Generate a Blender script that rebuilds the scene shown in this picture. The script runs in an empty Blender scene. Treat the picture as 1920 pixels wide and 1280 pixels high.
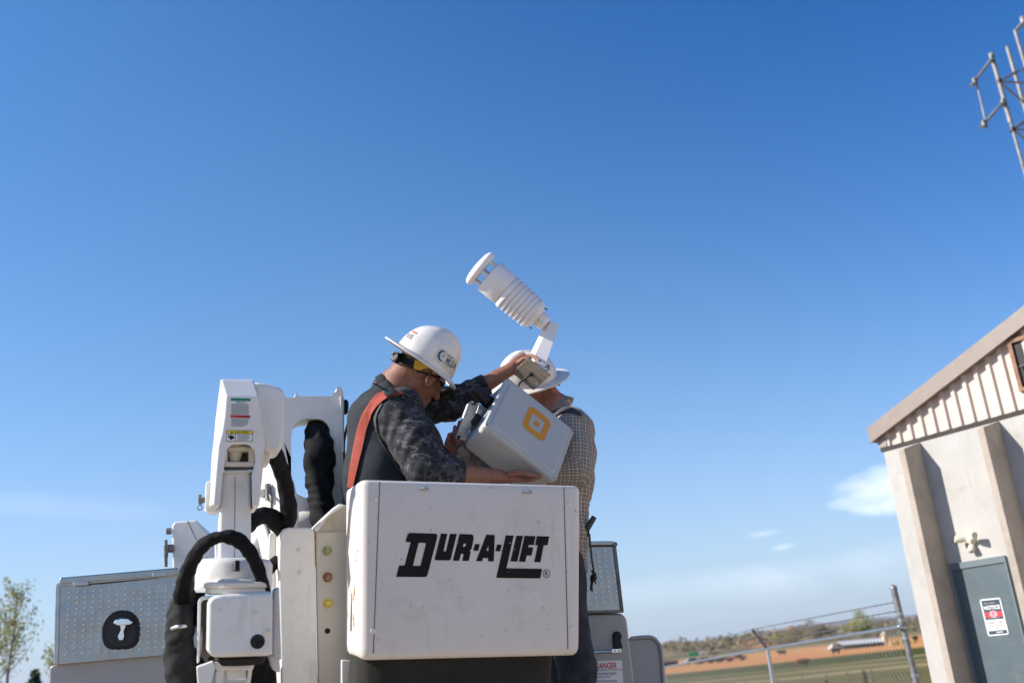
import bpy, bmesh, math, random
import numpy as np
from mathutils import Vector, Matrix
from mathutils.bvhtree import BVHTree

random.seed(7); rng = np.random.default_rng(7)
R = math.radians
scene = bpy.context.scene
col = scene.collection

# ------------------------------------------------------------------ camera
FPX = 1867.0                                   # focal length in pixels of a 1920 wide frame (35 mm)
PITCH, ROLL = R(19.2), R(5.0)
_right = np.array([1, 0, 0.]); CF = np.array([0, math.cos(PITCH), math.sin(PITCH)]); _up = np.array([0, -math.sin(PITCH), math.cos(PITCH)])
CR = _right * math.cos(ROLL) - _up * math.sin(ROLL)
CU = _right * math.sin(ROLL) + _up * math.cos(ROLL)
CAM = np.array([0, 0, 1.5])
cam_data = bpy.data.cameras.new('camera'); cam = bpy.data.objects.new('camera', cam_data); col.objects.link(cam)
cam.matrix_world = Matrix(((CR[0], CU[0], -CF[0], CAM[0]), (CR[1], CU[1], -CF[1], CAM[1]), (CR[2], CU[2], -CF[2], CAM[2]), (0, 0, 0, 1)))
cam_data.sensor_width = 36; cam_data.lens = FPX * 36 / 1920
cam_data.clip_start = 0.05; cam_data.clip_end = 40000
cam_data.dof.use_dof = True; cam_data.dof.focus_distance = 4.05; cam_data.dof.aperture_fstop = 2.5
scene.camera = cam

# ------------------------------------------------------------------ sun and sky
SUN = np.array([-0.83, -0.13, 0.54]); SUN /= np.linalg.norm(SUN)
SUN_EL = math.asin(SUN[2]); SUN_AZ = math.atan2(SUN[0], SUN[1])
sun_d = bpy.data.lights.new('sun', 'SUN'); sun = bpy.data.objects.new('sun', sun_d); col.objects.link(sun)
sun_d.energy = 5.0; sun_d.angle = R(0.53); sun_d.color = (1.0, 0.95, 0.88)
sun.rotation_euler = Vector(SUN).to_track_quat('Z', 'Y').to_euler()
sun.location = (-10, 0, 12)
scene.view_settings.view_transform = 'Standard'; scene.view_settings.look = 'None'
scene.view_settings.exposure = 0.5; scene.view_settings.gamma = 1

def unit(v):
    v = np.asarray(v, float); return v / np.linalg.norm(v)
def pray(px, py):
    return CF + CR * (px - 960) / FPX - CU * (py - 640) / FPX
def K(px, py, Y):
    """world point that the photograph shows at pixel px, py, at the distance Y in front of the camera"""
    d = pray(px, py); return CAM + d / d[1] * Y

world = bpy.data.worlds.new('World'); scene.world = world; world.use_nodes = True
wt = world.node_tree; wn = wt.nodes; wl = wt.links; wn.clear()
w_out = wn.new('ShaderNodeOutputWorld'); w_bg = wn.new('ShaderNodeBackground'); w_bg.inputs['Strength'].default_value = 0.145
sky = wn.new('ShaderNodeTexSky'); sky.sky_type = 'NISHITA'; sky.sun_disc = False
sky.sun_elevation = SUN_EL; sky.sun_rotation = SUN_AZ
sky.altitude = 1400; sky.air_density = 1.0; sky.dust_density = 0.5; sky.ozone_density = 3.0
wl.new(w_bg.outputs[0], w_out.inputs[0])
w_co = wn.new('ShaderNodeTexCoord')
def wmath(op, a, b=None, clamp=False):
    n = wn.new('ShaderNodeMath'); n.operation = op; n.use_clamp = clamp
    for i, v in enumerate((a, b)):
        if v is None: continue
        if hasattr(v, 'links') or isinstance(v, bpy.types.NodeSocket): wl.new(v, n.inputs[i])
        else: n.inputs[i].default_value = v
    return n.outputs[0]
def wdot(vec):
    n = wn.new('ShaderNodeVectorMath'); n.operation = 'DOT_PRODUCT'; wl.new(w_co.outputs['Generated'], n.inputs[0]); n.inputs[1].default_value = tuple(vec)
    return n.outputs['Value']
def wnoise(scale, detail, stretch):
    m = wn.new('ShaderNodeMapping'); m.inputs['Scale'].default_value = stretch; wl.new(w_co.outputs['Generated'], m.inputs['Vector'])
    n = wn.new('ShaderNodeTexNoise'); n.inputs['Scale'].default_value = scale; n.inputs['Detail'].default_value = detail; n.inputs['Roughness'].default_value = .55
    wl.new(m.outputs[0], n.inputs['Vector']); return n.outputs['Fac']
hsv = wn.new('ShaderNodeHueSaturation'); hsv.inputs['Saturation'].default_value = 1.26; wl.new(sky.outputs[0], hsv.inputs['Color'])
w_sep = wn.new('ShaderNodeSeparateXYZ'); wl.new(w_co.outputs['Generated'], w_sep.inputs[0])
def wmixc(f, a, b, mode='MIX'):
    x = wn.new('ShaderNodeMix'); x.data_type = 'RGBA'; x.blend_type = mode; wl.new(f, x.inputs['Factor']); wl.new(a, x.inputs['A'])
    x.inputs['B'].default_value = (*b, 1); return x.outputs['Result']
DARK = unit([.60, .12, .80])                                                              # clear sky is deepest a right angle away from the sun
deep = wn.new('ShaderNodeMapRange'); deep.interpolation_type = 'SMOOTHSTEP'; deep.inputs['From Min'].default_value = .30; deep.inputs['From Max'].default_value = .86; wl.new(wdot(DARK), deep.inputs['Value'])
cur = wmixc(deep.outputs[0], hsv.outputs[0], (.0, .62, .90), 'MULTIPLY')
pale = wmath('MULTIPLY', wmath('POWER', 2.718, wmath('MULTIPLY', wmath('MAXIMUM', w_sep.outputs[2], 0.0), -6.5)), 1.3, True)
cur = wmixc(pale, cur, (2.75, 3.3, 3.9))                                                   # and a pale horizon
def cloud(px, py, a, b, soft, amount, nscale, namp, tilt=0.0):
    global cur
    c = unit(pray(px, py)); r = unit(np.cross(c, [0, 0, 1])); u = np.cross(r, c)
    t = R(tilt); r, u = r * math.cos(t) + u * math.sin(t), u * math.cos(t) - r * math.sin(t)
    x = wmath('DIVIDE', wdot(r), a / FPX); y = wmath('DIVIDE', wdot(u), b / FPX)
    d = wmath('SUBTRACT', 1.0, wmath('ADD', wmath('MULTIPLY', x, x), wmath('MULTIPLY', y, y)))
    nz = wmath('MULTIPLY', wmath('SUBTRACT', wnoise(nscale, 5, (1, 1, 2.2)), .5), namp)
    m = wmath('MULTIPLY', wmath('ADD', d, nz), soft, True)
    m = wmath('MULTIPLY', m, wmath('GREATER_THAN', wdot(c), 0.5))
    m = wmath('MULTIPLY', m, amount)
    mx = wn.new('ShaderNodeMix'); mx.data_type = 'RGBA'; wl.new(m, mx.inputs['Factor']); wl.new(cur, mx.inputs['A']); mx.inputs['B'].default_value = (8.0, 8.0, 8.6, 1)
    cur = mx.outputs['Result']
cloud(1662, 914, 108, 40, .55, .78, 24, 2.4, 4)
cloud(1690, 948, 110, 16, .8, .45, 20, 2.0, 3)
cloud(1432, 1000, 34, 6, .6, .26, 34, 2.0, 2)
cloud(1466, 1025, 22, 6, .6, .30, 34, 2.0, 6)
cloud(1640, 1062, 360, 44, .40, .20, 12, 3.0, 2)
cloud(1330, 1095, 360, 30, .4, .16, 12, 3.0, 2)
cloud(120, 950, 190, 26, .5, .14, 9, 2.2, -3)
wl.new(cur, w_bg.inputs['Color'])

# ------------------------------------------------------------------ materials
MATS = {}
def mat(name, color, rough=.5, metal=0.0, var=.06, vscale=6.0, bump=0.0, bscale=60.0, dirt=None, dirt_amt=.35, dscale=9.0, dwidth=.12,
        speck=None, speck_amt=.5, spscale=45.0, coat=0.0, sub=0.0, spec=.5, stretch=(1, 1, 1), streak=None, streak_amt=.3):
    if name in MATS: return MATS[name]
    m = bpy.data.materials.new(name); m.use_nodes = True; nt = m.node_tree; N = nt.nodes; L = nt.links
    b = N['Principled BSDF']; b.inputs['Roughness'].default_value = rough; b.inputs['Metallic'].default_value = metal
    b.inputs['Specular IOR Level'].default_value = spec
    if coat: b.inputs['Coat Weight'].default_value = coat; b.inputs['Coat Roughness'].default_value = .12
    if sub: b.inputs['Subsurface Weight'].default_value = sub; b.inputs['Subsurface Radius'].default_value = (.012, .004, .002); b.inputs['Subsurface Scale'].default_value = .6
    tc = N.new('ShaderNodeTexCoord'); mp = N.new('ShaderNodeMapping'); mp.inputs['Scale'].default_value = stretch; L.new(tc.outputs['Object'], mp.inputs['Vector'])
    vec = mp.outputs[0]
    def noise(s, det=5, ro=.6):
        n = N.new('ShaderNodeTexNoise'); n.inputs['Scale'].default_value = s; n.inputs['Detail'].default_value = det; n.inputs['Roughness'].default_value = ro; L.new(vec, n.inputs['Vector']); return n.outputs['Fac']
    def ramp(src, lo, hi):
        r = N.new('ShaderNodeMapRange'); r.inputs['From Min'].default_value = lo; r.inputs['From Max'].default_value = hi; L.new(src, r.inputs['Value']); return r.outputs[0]
    def mixc(f, a, bb):
        x = N.new('ShaderNodeMix'); x.data_type = 'RGBA'
        if isinstance(f, float): x.inputs['Factor'].default_value = f
        else: L.new(f, x.inputs['Factor'])
        for s, v in (('A', a), ('B', bb)):
            if isinstance(v, tuple): x.inputs[s].default_value = (*v[:3], 1)
            else: L.new(v, x.inputs[s])
        return x.outputs['Result']
    def mul(a, k):
        x = N.new('ShaderNodeMath'); x.operation = 'MULTIPLY'; L.new(a, x.inputs[0]); x.inputs[1].default_value = k; return x.outputs[0]
    dark = tuple(max(0, c * (1 - 2.2 * var)) for c in color); light = tuple(min(1, c * (1 + var)) for c in color)
    c = mixc(ramp(noise(vscale), .3, .7), dark, light)
    if dirt: c = mixc(mul(ramp(noise(dscale, 8, .7), .5 + dwidth * .3, .5 + dwidth * 1.4), dirt_amt), c, dirt)
    if speck: c = mixc(mul(ramp(noise(spscale, 3, .5), .70, .74), speck_amt), c, speck)
    if streak:
        ms = N.new('ShaderNodeMapping'); ms.inputs['Scale'].default_value = (1, 1, .07); L.new(tc.outputs['Object'], ms.inputs['Vector'])
        ns_ = N.new('ShaderNodeTexNoise'); ns_.inputs['Scale'].default_value = 34; ns_.inputs['Detail'].default_value = 5; ns_.inputs['Roughness'].default_value = .7; L.new(ms.outputs[0], ns_.inputs['Vector'])
        pm = N.new('ShaderNodeMath'); pm.operation = 'MULTIPLY'; L.new(ramp(ns_.outputs['Fac'], .52, .74), pm.inputs[0]); L.new(ramp(noise(2.6, 3), .42, .62), pm.inputs[1])
        c = mixc(mul(pm.outputs[0], streak_amt), c, streak)
    L.new(c, b.inputs['Base Color'])
    rr = N.new('ShaderNodeMapRange'); rr.inputs['To Min'].default_value = max(.03, rough - .08); rr.inputs['To Max'].default_value = min(1, rough + .12); L.new(noise(vscale * 2.3), rr.inputs['Value']); L.new(rr.outputs[0], b.inputs['Roughness'])
    if bump:
        bm_ = N.new('ShaderNodeBump'); bm_.inputs['Strength'].default_value = bump; bm_.inputs['Distance'].default_value = .004; L.new(noise(bscale, 4), bm_.inputs['Height']); L.new(bm_.outputs[0], b.inputs['Normal'])
    if name == 'tread_aluminium':
        wv = N.new('ShaderNodeBump'); wv.inputs['Strength'].default_value = 1.0; wv.inputs['Distance'].default_value = .006; L.new(noise(7.0, 2), wv.inputs['Height']); L.new(wv.outputs[0], bm_.inputs['Normal'])
    MATS[name] = m; return m

DIRT = (.42, .36, .27)
WHITE = mat('white_paint', (.77, .745, .705), .36, var=.02, dirt=DIRT, dirt_amt=.22, bump=.06, bscale=240, speck=(.25, .2, .15), speck_amt=.4, spscale=60, streak=(.40, .34, .26), streak_amt=.30)
COLW = mat('bounce_lit_white', (.86, .82, .74), .42, var=.02, dirt=DIRT, dirt_amt=.25, bump=.06, bscale=200, streak=(.45, .38, .28), streak_amt=.3)  # the lift's white paint with warm bounced light put into the colour
CREAM = mat('cream_paint', (.76, .70, .59), .42, var=.03, dirt=DIRT, dirt_amt=.35, bump=.06, bscale=200)
BUCKET = mat('white_fibreglass', (.69, .64, .595), .42, var=.025, vscale=4, dirt=(.42, .36, .29), dirt_amt=.22, dscale=7, bump=.12, bscale=160, speck=(.2, .18, .16), speck_amt=.25, spscale=80, streak=(.36, .31, .25), streak_amt=.32)
SENSOR = mat('white_plastic', (.80, .77, .77), .38, var=.012, sub=.0, bump=.03, bscale=300)
ENC = mat('grey_plastic', (.47, .47, .455), .40, var=.02, bump=.05, bscale=500)
HAT = mat('white_hat_plastic', (.80, .75, .68), .33, var=.02, dirt=(.42, .36, .29), dirt_amt=.34, dscale=14, bump=.05, bscale=120, speck=(.3, .26, .22), speck_amt=.3, spscale=60)
BLACK = mat('black_rubber', (.012, .012, .013), .5, var=.15, bump=.1, bscale=120, spec=.3)
FABRIC = mat('black_hose_fabric', (.009, .009, .010), .72, var=.3, bump=.5, bscale=420, vscale=14, spec=.17)
GREYFAB = mat('charcoal_hose_sleeve', (.036, .036, .033), .85, var=.3, bump=.6, bscale=300, vscale=12, spec=.2)
PAINTBLACK = mat('black_vinyl', (.008, .008, .008), .55, var=.1, spec=.2, speck=(.5, .48, .46), speck_amt=.6, spscale=60)
SEAM = mat('seam_grime', (.15, .135, .11), .8, var=.2)
STEEL = mat('galvanised_steel', (.48, .50, .51), .42, 1.0, var=.10, vscale=25, bump=.1, bscale=200)
DSTEEL = mat('weathered_steel', (.22, .21, .20), .55, .8, var=.25, vscale=20, bump=.15)
ALU = mat('tread_aluminium', (.40, .395, .38), .28, 1.0, var=.05, vscale=12, bump=.10, bscale=60, dirt=(.35, .33, .30), dirt_amt=.25)
ALUPLATE = mat('brushed_aluminium', (.50, .42, .32), .42, .9, var=.10, vscale=30, bump=.15, bscale=200, stretch=(1, 1, 6))  # tan tint puts the ground's reflection into the metal colour
CHROME = mat('chrome', (.75, .75, .76), .14, 1.0, var=.03)
SKIN = mat('skin_tanned', (.29, .13, .083), .5, var=.12, vscale=26, bump=.4, bscale=170, sub=.06, spec=.3, dirt=(.42, .16, .11), dirt_amt=.30, dscale=18)
SKIN2 = mat('skin_ruddy', (.44, .20, .14), .5, var=.12, vscale=26, bump=.4, bscale=170, sub=.06, spec=.3, dirt=(.45, .13, .09), dirt_amt=.45, dscale=16)
HAIR = mat('short_fair_hair', (.26, .135, .075), .7, var=.14, vscale=160, bump=.7, bscale=600)
SLATE = mat('slate_knit', (.014, .019, .024), .85, var=.15, vscale=10, bump=.35, bscale=500)
ORANGE = mat('orange_webbing', (.36, .050, .026), .8, var=.16, vscale=22, bump=.5, bscale=420, dirt=(.12, .04, .03), dirt_amt=.5, dscale=30)
OLIVE = mat('dark_olive_canvas', (.017, .0155, .012), .85, var=.2, vscale=7, bump=.4, bscale=260)
DENIM = mat('dark_denim', (.022, .028, .042), .85, var=.3, vscale=14, bump=.4, bscale=420)
LEATHER = mat('brown_boot_leather', (.09, .05, .03), .6, var=.2, bump=.3)
YELLOWP = mat('yellow_plastic', (.62, .36, .02), .4, var=.06)
LOGO = mat('logo_orange', (.66, .275, .006), .45, var=.03)
RED = mat('red_plastic', (.50, .025, .03), .4, var=.1)
REDP = mat('red_print', (.55, .045, .05), .5, var=.06)
GREENP = mat('green_print', (.02, .22, .12), .5, var=.06)
YELP = mat('yellow_print', (.80, .60, .02), .5, var=.05)
WHITEP = mat('white_print', (.78, .78, .77), .5, var=.03)
GREYP = mat('grey_print', (.22, .22, .23), .6, var=.1)
NAVYP = mat('navy_print', (.03, .045, .08), .5, var=.06)
BLUEP = mat('teal_print', (.025, .10, .17), .5, var=.12)
STICK = mat('worn_sticker', (.70, .66, .58), .5, var=.06, vscale=40, dirt=(.45, .40, .33), dirt_amt=.4)
LENS = mat('dark_lens', (.01, .012, .014), .08, var=.0, spec=.7)
BOLTG = mat('green_zinc', (.36, .40, .22), .38, .7, var=.15, vscale=60)
BOLTR = mat('rusty_zinc', (.46, .25, .15), .5, .5, var=.3, vscale=90)
BOLTY = mat('yellow_zinc', (.70, .56, .12), .35, .6, var=.12, vscale=60)
CHIP = mat('rust_chip', (.55, .30, .10), .8, var=.3)
CONC = mat('painted_concrete', (.48, .455, .42), .85, var=.05, vscale=3, bump=.5, bscale=45, dirt=(.34, .31, .27), dirt_amt=.62, dscale=4.2, dwidth=.16, streak=(.30, .26, .22), streak_amt=.35)
CONCR = mat('shaded_fin_concrete', (.45, .38, .31), .88, var=.10, vscale=6, bump=.5, bscale=45, dirt=(.30, .25, .20), dirt_amt=.4, dscale=6)  # browner than the wall: shade of the fins' unlit sides put into the colour
SIDING = mat('pink_beige_siding', (.58, .47, .40), .5, var=.03, vscale=2, bump=.05)
TRIM = mat('brown_roof_trim', (.26, .205, .17), .5, var=.05)
DARKTRIM = mat('dark_gap', (.05, .04, .035), .8, var=.1)
WOODF = mat('brown_wood_frame', (.30, .155, .09), .7, var=.2, vscale=20)
DOORM = mat('slate_door_paint', (.082, .115, .13), .45, var=.05, vscale=3, dirt=(.2, .2, .19), dirt_amt=.25)
LAMPP = mat('cream_lamp_plastic', (.70, .65, .50), .5, var=.04)
BARK = mat('grey_bark', (.20, .165, .14), .9, var=.25, vscale=30, bump=.5)

def simple_leaf(name, color, color2):
    m = bpy.data.materials.new(name); m.use_nodes = True; nt = m.node_tree; b = nt.nodes['Principled BSDF']; b.inputs['Roughness'].default_value = .6
    g = nt.nodes.new('ShaderNodeNewGeometry'); mx = nt.nodes.new('ShaderNodeMix'); mx.data_type = 'RGBA'
    nt.links.new(g.outputs['Random Per Island'], mx.inputs['Factor']); mx.inputs['A'].default_value = (*color, 1); mx.inputs['B'].default_value = (*color2, 1)
    nt.links.new(mx.outputs['Result'], b.inputs['Base Color'])
    tr = nt.nodes.new('ShaderNodeBsdfTranslucent'); nt.links.new(mx.outputs['Result'], tr.inputs['Color']); ms = nt.nodes.new('ShaderNodeMixShader'); ms.inputs[0].default_value = .35
    nt.links.new(b.outputs[0], ms.inputs[1]); nt.links.new(tr.outputs[0], ms.inputs[2]); nt.links.new(ms.outputs[0], nt.nodes['Material Output'].inputs[0])
    return m

def camo_mat():
    m = bpy.data.materials.new('digital_camouflage'); m.use_nodes = True; nt = m.node_tree; N = nt.nodes; L = nt.links; b = N['Principled BSDF']; b.inputs['Roughness'].default_value = .85
    tc = N.new('ShaderNodeTexCoord'); sn = N.new('ShaderNodeVectorMath'); sn.operation = 'SNAP'; sn.inputs[1].default_value = (.0085, .0085, .0065); L.new(tc.outputs['Object'], sn.inputs[0])
    def layer(scale, off, lo):
        mp = N.new('ShaderNodeMapping'); mp.inputs['Scale'].default_value = (1, 1, 1.9); mp.inputs['Location'].default_value = off; L.new(sn.outputs[0], mp.inputs['Vector'])
        n = N.new('ShaderNodeTexNoise'); n.inputs['Scale'].default_value = scale; n.inputs['Detail'].default_value = 3; n.inputs['Roughness'].default_value = .62; L.new(mp.outputs[0], n.inputs['Vector'])
        g = N.new('ShaderNodeMath'); g.operation = 'GREATER_THAN'; L.new(n.outputs['Fac'], g.inputs[0]); g.inputs[1].default_value = lo; return g.outputs[0]
    c = (.020, .0205, .024)
    for sc, off, lo, cc in ((16, (0, 0, 0), .52, (.052, .050, .056)), (19, (3, 1, 5), .54, (.006, .006, .007)), (22, (7, 2, 1), .61, (.095, .09, .098))):
        x = N.new('ShaderNodeMix'); x.data_type = 'RGBA'; L.new(layer(sc, off, lo), x.inputs['Factor'])
        if isinstance(c, tuple): x.inputs['A'].default_value = (*c, 1)
        else: L.new(c, x.inputs['A'])
        x.inputs['B'].default_value = (*cc, 1); c = x.outputs['Result']
    L.new(c, b.inputs['Base Color'])
    n = N.new('ShaderNodeTexNoise'); n.inputs['Scale'].default_value = 500; L.new(tc.outputs['Object'], n.inputs['Vector']); bp = N.new('ShaderNodeBump'); bp.inputs['Strength'].default_value = .3; bp.inputs['Distance'].default_value = .003
    L.new(n.outputs['Fac'], bp.inputs['Height']); L.new(bp.outputs[0], b.inputs['Normal']); return m
CAMO = camo_mat()

def plaid_mat():
    m = bpy.data.materials.new('tan_plaid_cotton'); m.use_nodes = True; nt = m.node_tree; N = nt.nodes; L = nt.links; b = N['Principled BSDF']; b.inputs['Roughness'].default_value = .85
    at = N.new('ShaderNodeAttribute'); at.attribute_name = 'weave'; sp = N.new('ShaderNodeSeparateXYZ'); L.new(at.outputs['Vector'], sp.inputs[0])
    def line(ch, period, width, off=0.0):
        a = N.new('ShaderNodeMath'); a.operation = 'ADD'; L.new(sp.outputs[ch], a.inputs[0]); a.inputs[1].default_value = off
        w = N.new('ShaderNodeMath'); w.operation = 'PINGPONG'; L.new(a.outputs[0], w.inputs[0]); w.inputs[1].default_value = period / 2
        l = N.new('ShaderNodeMath'); l.operation = 'LESS_THAN'; L.new(w.outputs[0], l.inputs[0]); l.inputs[1].default_value = width / 2; return l.outputs[0]
    def mx(f, a, bb, k):
        q = N.new('ShaderNodeMath'); q.operation = 'MULTIPLY'; L.new(f, q.inputs[0]); q.inputs[1].default_value = k
        x = N.new('ShaderNodeMix'); x.data_type = 'RGBA'; L.new(q.outputs[0], x.inputs['Factor'])
        if isinstance(a, tuple): x.inputs['A'].default_value = (*a, 1)
        else: L.new(a, x.inputs['A'])
        x.inputs['B'].default_value = (*bb, 1); return x.outputs['Result']
    c = (.215, .182, .15)
    for ch in (0, 1):
        c = mx(line(ch, .035, .014, .0), c, (.135, .112, .098), .5)
        c = mx(line(ch, .0175, .0040), c, (.58, .51, .43), .66)
    L.new(c, b.inputs['Base Color'])
    tc = N.new('ShaderNodeTexCoord'); n = N.new('ShaderNodeTexNoise'); n.inputs['Scale'].default_value = 600; L.new(tc.outputs['Object'], n.inputs['Vector']); bp = N.new('ShaderNodeBump'); bp.inputs['Strength'].default_value = .3; bp.inputs['Distance'].default_value = .003
    L.new(n.outputs['Fac'], bp.inputs['Height']); L.new(bp.outputs[0], b.inputs['Normal']); return m
PLAID = plaid_mat()

# ------------------------------------------------------------------ object helpers
ORIGIN = {}
def thing(name, label, cat, loc=(0, 0, 0), group=None):
    o = bpy.data.objects.new(name, None); o.empty_display_size = .2; col.objects.link(o); o.location = tuple(loc)
    o['label'] = label; o['category'] = cat
    if group: o['group'] = group
    ORIGIN[o] = np.array(loc, float); return o
def add(name, parts, m, parent=None, bevel=0.0, smooth=True, seg=3, loc=None, label=None, cat=None, group=None, kind=None, solid=0.0, angle=35):
    """one mesh object out of (verts, faces) pieces given in world coordinates"""
    if isinstance(parts, tuple): parts = [parts]
    V = []; Fs = []; k = 0
    for v, f in parts:
        v = np.asarray(v, float).reshape(-1, 3); V.append(v); Fs += [tuple(int(i) + k for i in q) for q in f]; k += len(v)
    V = np.concatenate(V) if V else np.zeros((0, 3))
    org = ORIGIN[parent] if parent is not None else np.array(loc if loc is not None else (0, 0, 0), float)
    me = bpy.data.meshes.new(name); me.from_pydata((V - org).tolist(), [], Fs); me.update()
    bm = bmesh.new(); bm.from_mesh(me); bmesh.ops.recalc_face_normals(bm, faces=bm.faces); bm.to_mesh(me); bm.free()
    if smooth: me.polygons.foreach_set('use_smooth', [True] * len(me.polygons))
    me.materials.append(m)
    o = bpy.data.objects.new(name, me); col.objects.link(o)
    if parent is not None: o.parent = parent; ORIGIN[o] = org
    else: o.location = tuple(org); ORIGIN[o] = org
    if solid:
        s = o.modifiers.new('solid', 'SOLIDIFY'); s.thickness = solid; s.offset = 0
    if bevel:
        b = o.modifiers.new('bevel', 'BEVEL'); b.width = bevel; b.segments = seg; b.limit_method = 'ANGLE'; b.angle_limit = R(angle); b.harden_normals = True; b.use_clamp_overlap = True
    elif smooth:
        try: me.set_sharp_from_angle(angle=R(50))
        except Exception: pass
    if label: o['label'] = label
    if cat: o['category'] = cat
    if group: o['group'] = group
    if kind: o['kind'] = kind
    return o
class Frame:
    def __init__(s, O, M): s.O = np.asarray(O, float); s.M = np.asarray(M, float); s.ex, s.ey, s.ez = s.M.T
    def px(s, x, y, d=0.0):
        q = pray(x, y); return CAM + q * (((s.O + s.ey * d - CAM) @ s.ey) / (q @ s.ey))
    def w(s, x, y, z): return s.O + s.ex * x + s.ey * y + s.ez * z
    def loc(s, P): return s.M.T @ (np.asarray(P) - s.O)
def rotm(a, b, c):
    ca, sa, cb, sb, cc, sc = math.cos(a), math.sin(a), math.cos(b), math.sin(b), math.cos(c), math.sin(c)
    return np.array([[ca, -sa, 0], [sa, ca, 0], [0, 0, 1]]) @ np.array([[1, 0, 0], [0, cb, -sb], [0, sb, cb]]) @ np.array([[cc, 0, sc], [0, 1, 0], [-sc, 0, cc]])
def prism(front, back):
    n = len(front); f = [tuple(range(n)), tuple(range(2 * n - 1, n - 1, -1))]
    f += [(i, i + n, (i + 1) % n + n, (i + 1) % n) for i in range(n)]
    return np.concatenate([front, back]), f
def slab(fr, pix, d, t, pix2=None, d1=None):
    """solid whose front outline shows at pix on the plane d of frame fr and that is t deep; with pix2 it widens to that outline at depth d1"""
    P = np.array([fr.px(x, y, d) for x, y in pix])
    if pix2 is None: return prism(P, P + fr.ey * t)
    Q = np.array([fr.px(x, y, d1) for x, y in pix2]); B = Q + fr.ey * t; n = len(P)
    f = [tuple(range(n)), tuple(range(3 * n - 1, 2 * n - 1, -1))]
    for k in (0, n): f += [(k + i, k + i + n, k + (i + 1) % n + n, k + (i + 1) % n) for i in range(n)]
    return np.concatenate([P, Q, B]), f
def box(fr, x0, x1, y0, y1, z0, z1):
    P = lambda y: np.array([fr.w(x0, y, z0), fr.w(x1, y, z0), fr.w(x1, y, z1), fr.w(x0, y, z1)])
    return prism(P(y0), P(y1))
def fill2d(loops):
    """flat triangles of outlines with holes (even-odd), in their own 2-D coordinates"""
    c = bpy.data.curves.new('outline', 'CURVE'); c.dimensions = '2D'; c.fill_mode = 'BOTH'
    for lp in loops:
        s = c.splines.new('POLY'); s.points.add(len(lp) - 1)
        for p, q in zip(s.points, lp): p.co = (q[0], q[1], 0, 1)
        s.use_cyclic_u = True
    return curve_mesh(c)
def curve_mesh(c):
    o = bpy.data.objects.new('outline', c); col.objects.link(o); bpy.context.view_layer.update()
    me = o.evaluated_get(bpy.context.evaluated_depsgraph_get()).to_mesh()
    v = np.array([tuple(p.co)[:2] for p in me.vertices]).reshape(-1, 2); f = [tuple(p.vertices) for p in me.polygons]
    o.to_mesh_clear() if False else None
    bpy.data.objects.remove(o); bpy.data.curves.remove(c); return v, f
def text2d(body, shear=0.0, bold=0.0, spacing=1.0):
    """letters in a 2-D box normalised to 0..1 in both directions"""
    c = bpy.data.curves.new('letters', 'FONT'); c.body = body; c.shear = shear; c.offset = bold; c.space_character = spacing; c.resolution_u = 3; c.fill_mode = 'FRONT'
    v, f = curve_mesh(c)
    lo = v.min(0); hi = v.max(0); return (v - lo) / (hi - lo), f
def on_quad(v, q):
    """map 0..1 coordinates (x right, y up) into a quad given as TL, TR, BR, BL"""
    q = np.asarray(q, float); x = v[:, :1]; y = v[:, 1:2]
    return (q[3] * (1 - x) + q[2] * x) * (1 - y) + (q[0] * (1 - x) + q[1] * x) * y
def tube(path, r, n=10, cap=True):
    P = [np.asarray(p, float) for p in path]; m = len(P); r = [r] * m if np.isscalar(r) else list(r)
    T = [unit(P[min(i + 1, m - 1)] - P[max(i - 1, 0)]) for i in range(m)]
    a = np.cross(T[0], [0, 0, 1.]);
    if np.linalg.norm(a) < .1: a = np.cross(T[0], [1., 0, 0])
    a = unit(a); V = []
    for i in range(m):
        a = unit(a - T[i] * (a @ T[i])); b = np.cross(T[i], a)
        for j in range(n):
            t = 2 * math.pi * j / n; V.append(P[i] + (a * math.cos(t) + b * math.sin(t)) * r[i])
    f = [(i * n + j, i * n + (j + 1) % n, (i + 1) * n + (j + 1) % n, (i + 1) * n + j) for i in range(m - 1) for j in range(n)]
    if cap: f += [tuple(range(n))[::-1], tuple(range((m - 1) * n, m * n))]
    return np.array(V), f
def spline(pts, k=8):
    P = np.array([np.asarray(p, float) for p in pts]); Q = np.concatenate([[2 * P[0] - P[1]], P, [2 * P[-1] - P[-2]]]); out = []
    for i in range(len(P) - 1):
        a, b, c, d = Q[i:i + 4]
        for s in range(k):
            t = s / k; out.append(.5 * (2 * b + (c - a) * t + (2 * a - 5 * b + 4 * c - d) * t * t + (3 * b - a - 3 * c + d) * t ** 3))
    out.append(P[-1]); return np.array(out)
def lathe(o, ax, prof, n=28, ea=None):
    """revolve (distance along ax, radius) pairs round the axis through o"""
    ax = unit(ax); a = np.cross(ax, [0, 0, 1.]); a = unit(a) if np.linalg.norm(a) > .1 else np.array([1., 0, 0])
    if ea is not None: a = unit(ea - ax * (ea @ ax))
    b = np.cross(ax, a); V = []; m = len(prof)
    for h, r in prof:
        for j in range(n):
            t = 2 * math.pi * j / n; V.append(o + ax * h + (a * math.cos(t) + b * math.sin(t)) * max(r, 1e-5))
    f = [(i * n + j, i * n + (j + 1) % n, (i + 1) * n + (j + 1) % n, (i + 1) * n + j) for i in range(m - 1) for j in range(n)]
    f += [tuple(range(n))[::-1], tuple(range((m - 1) * n, m * n))]
    return np.array(V), f
def disc_on(fr, px, py, d, rad, h, n=20, round_=True):
    P = fr.px(px, py, d); return lathe(P, -fr.ey, [(-.001, rad), (h * .6, rad), (h, rad * .72 if round_ else rad)], n)
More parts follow.
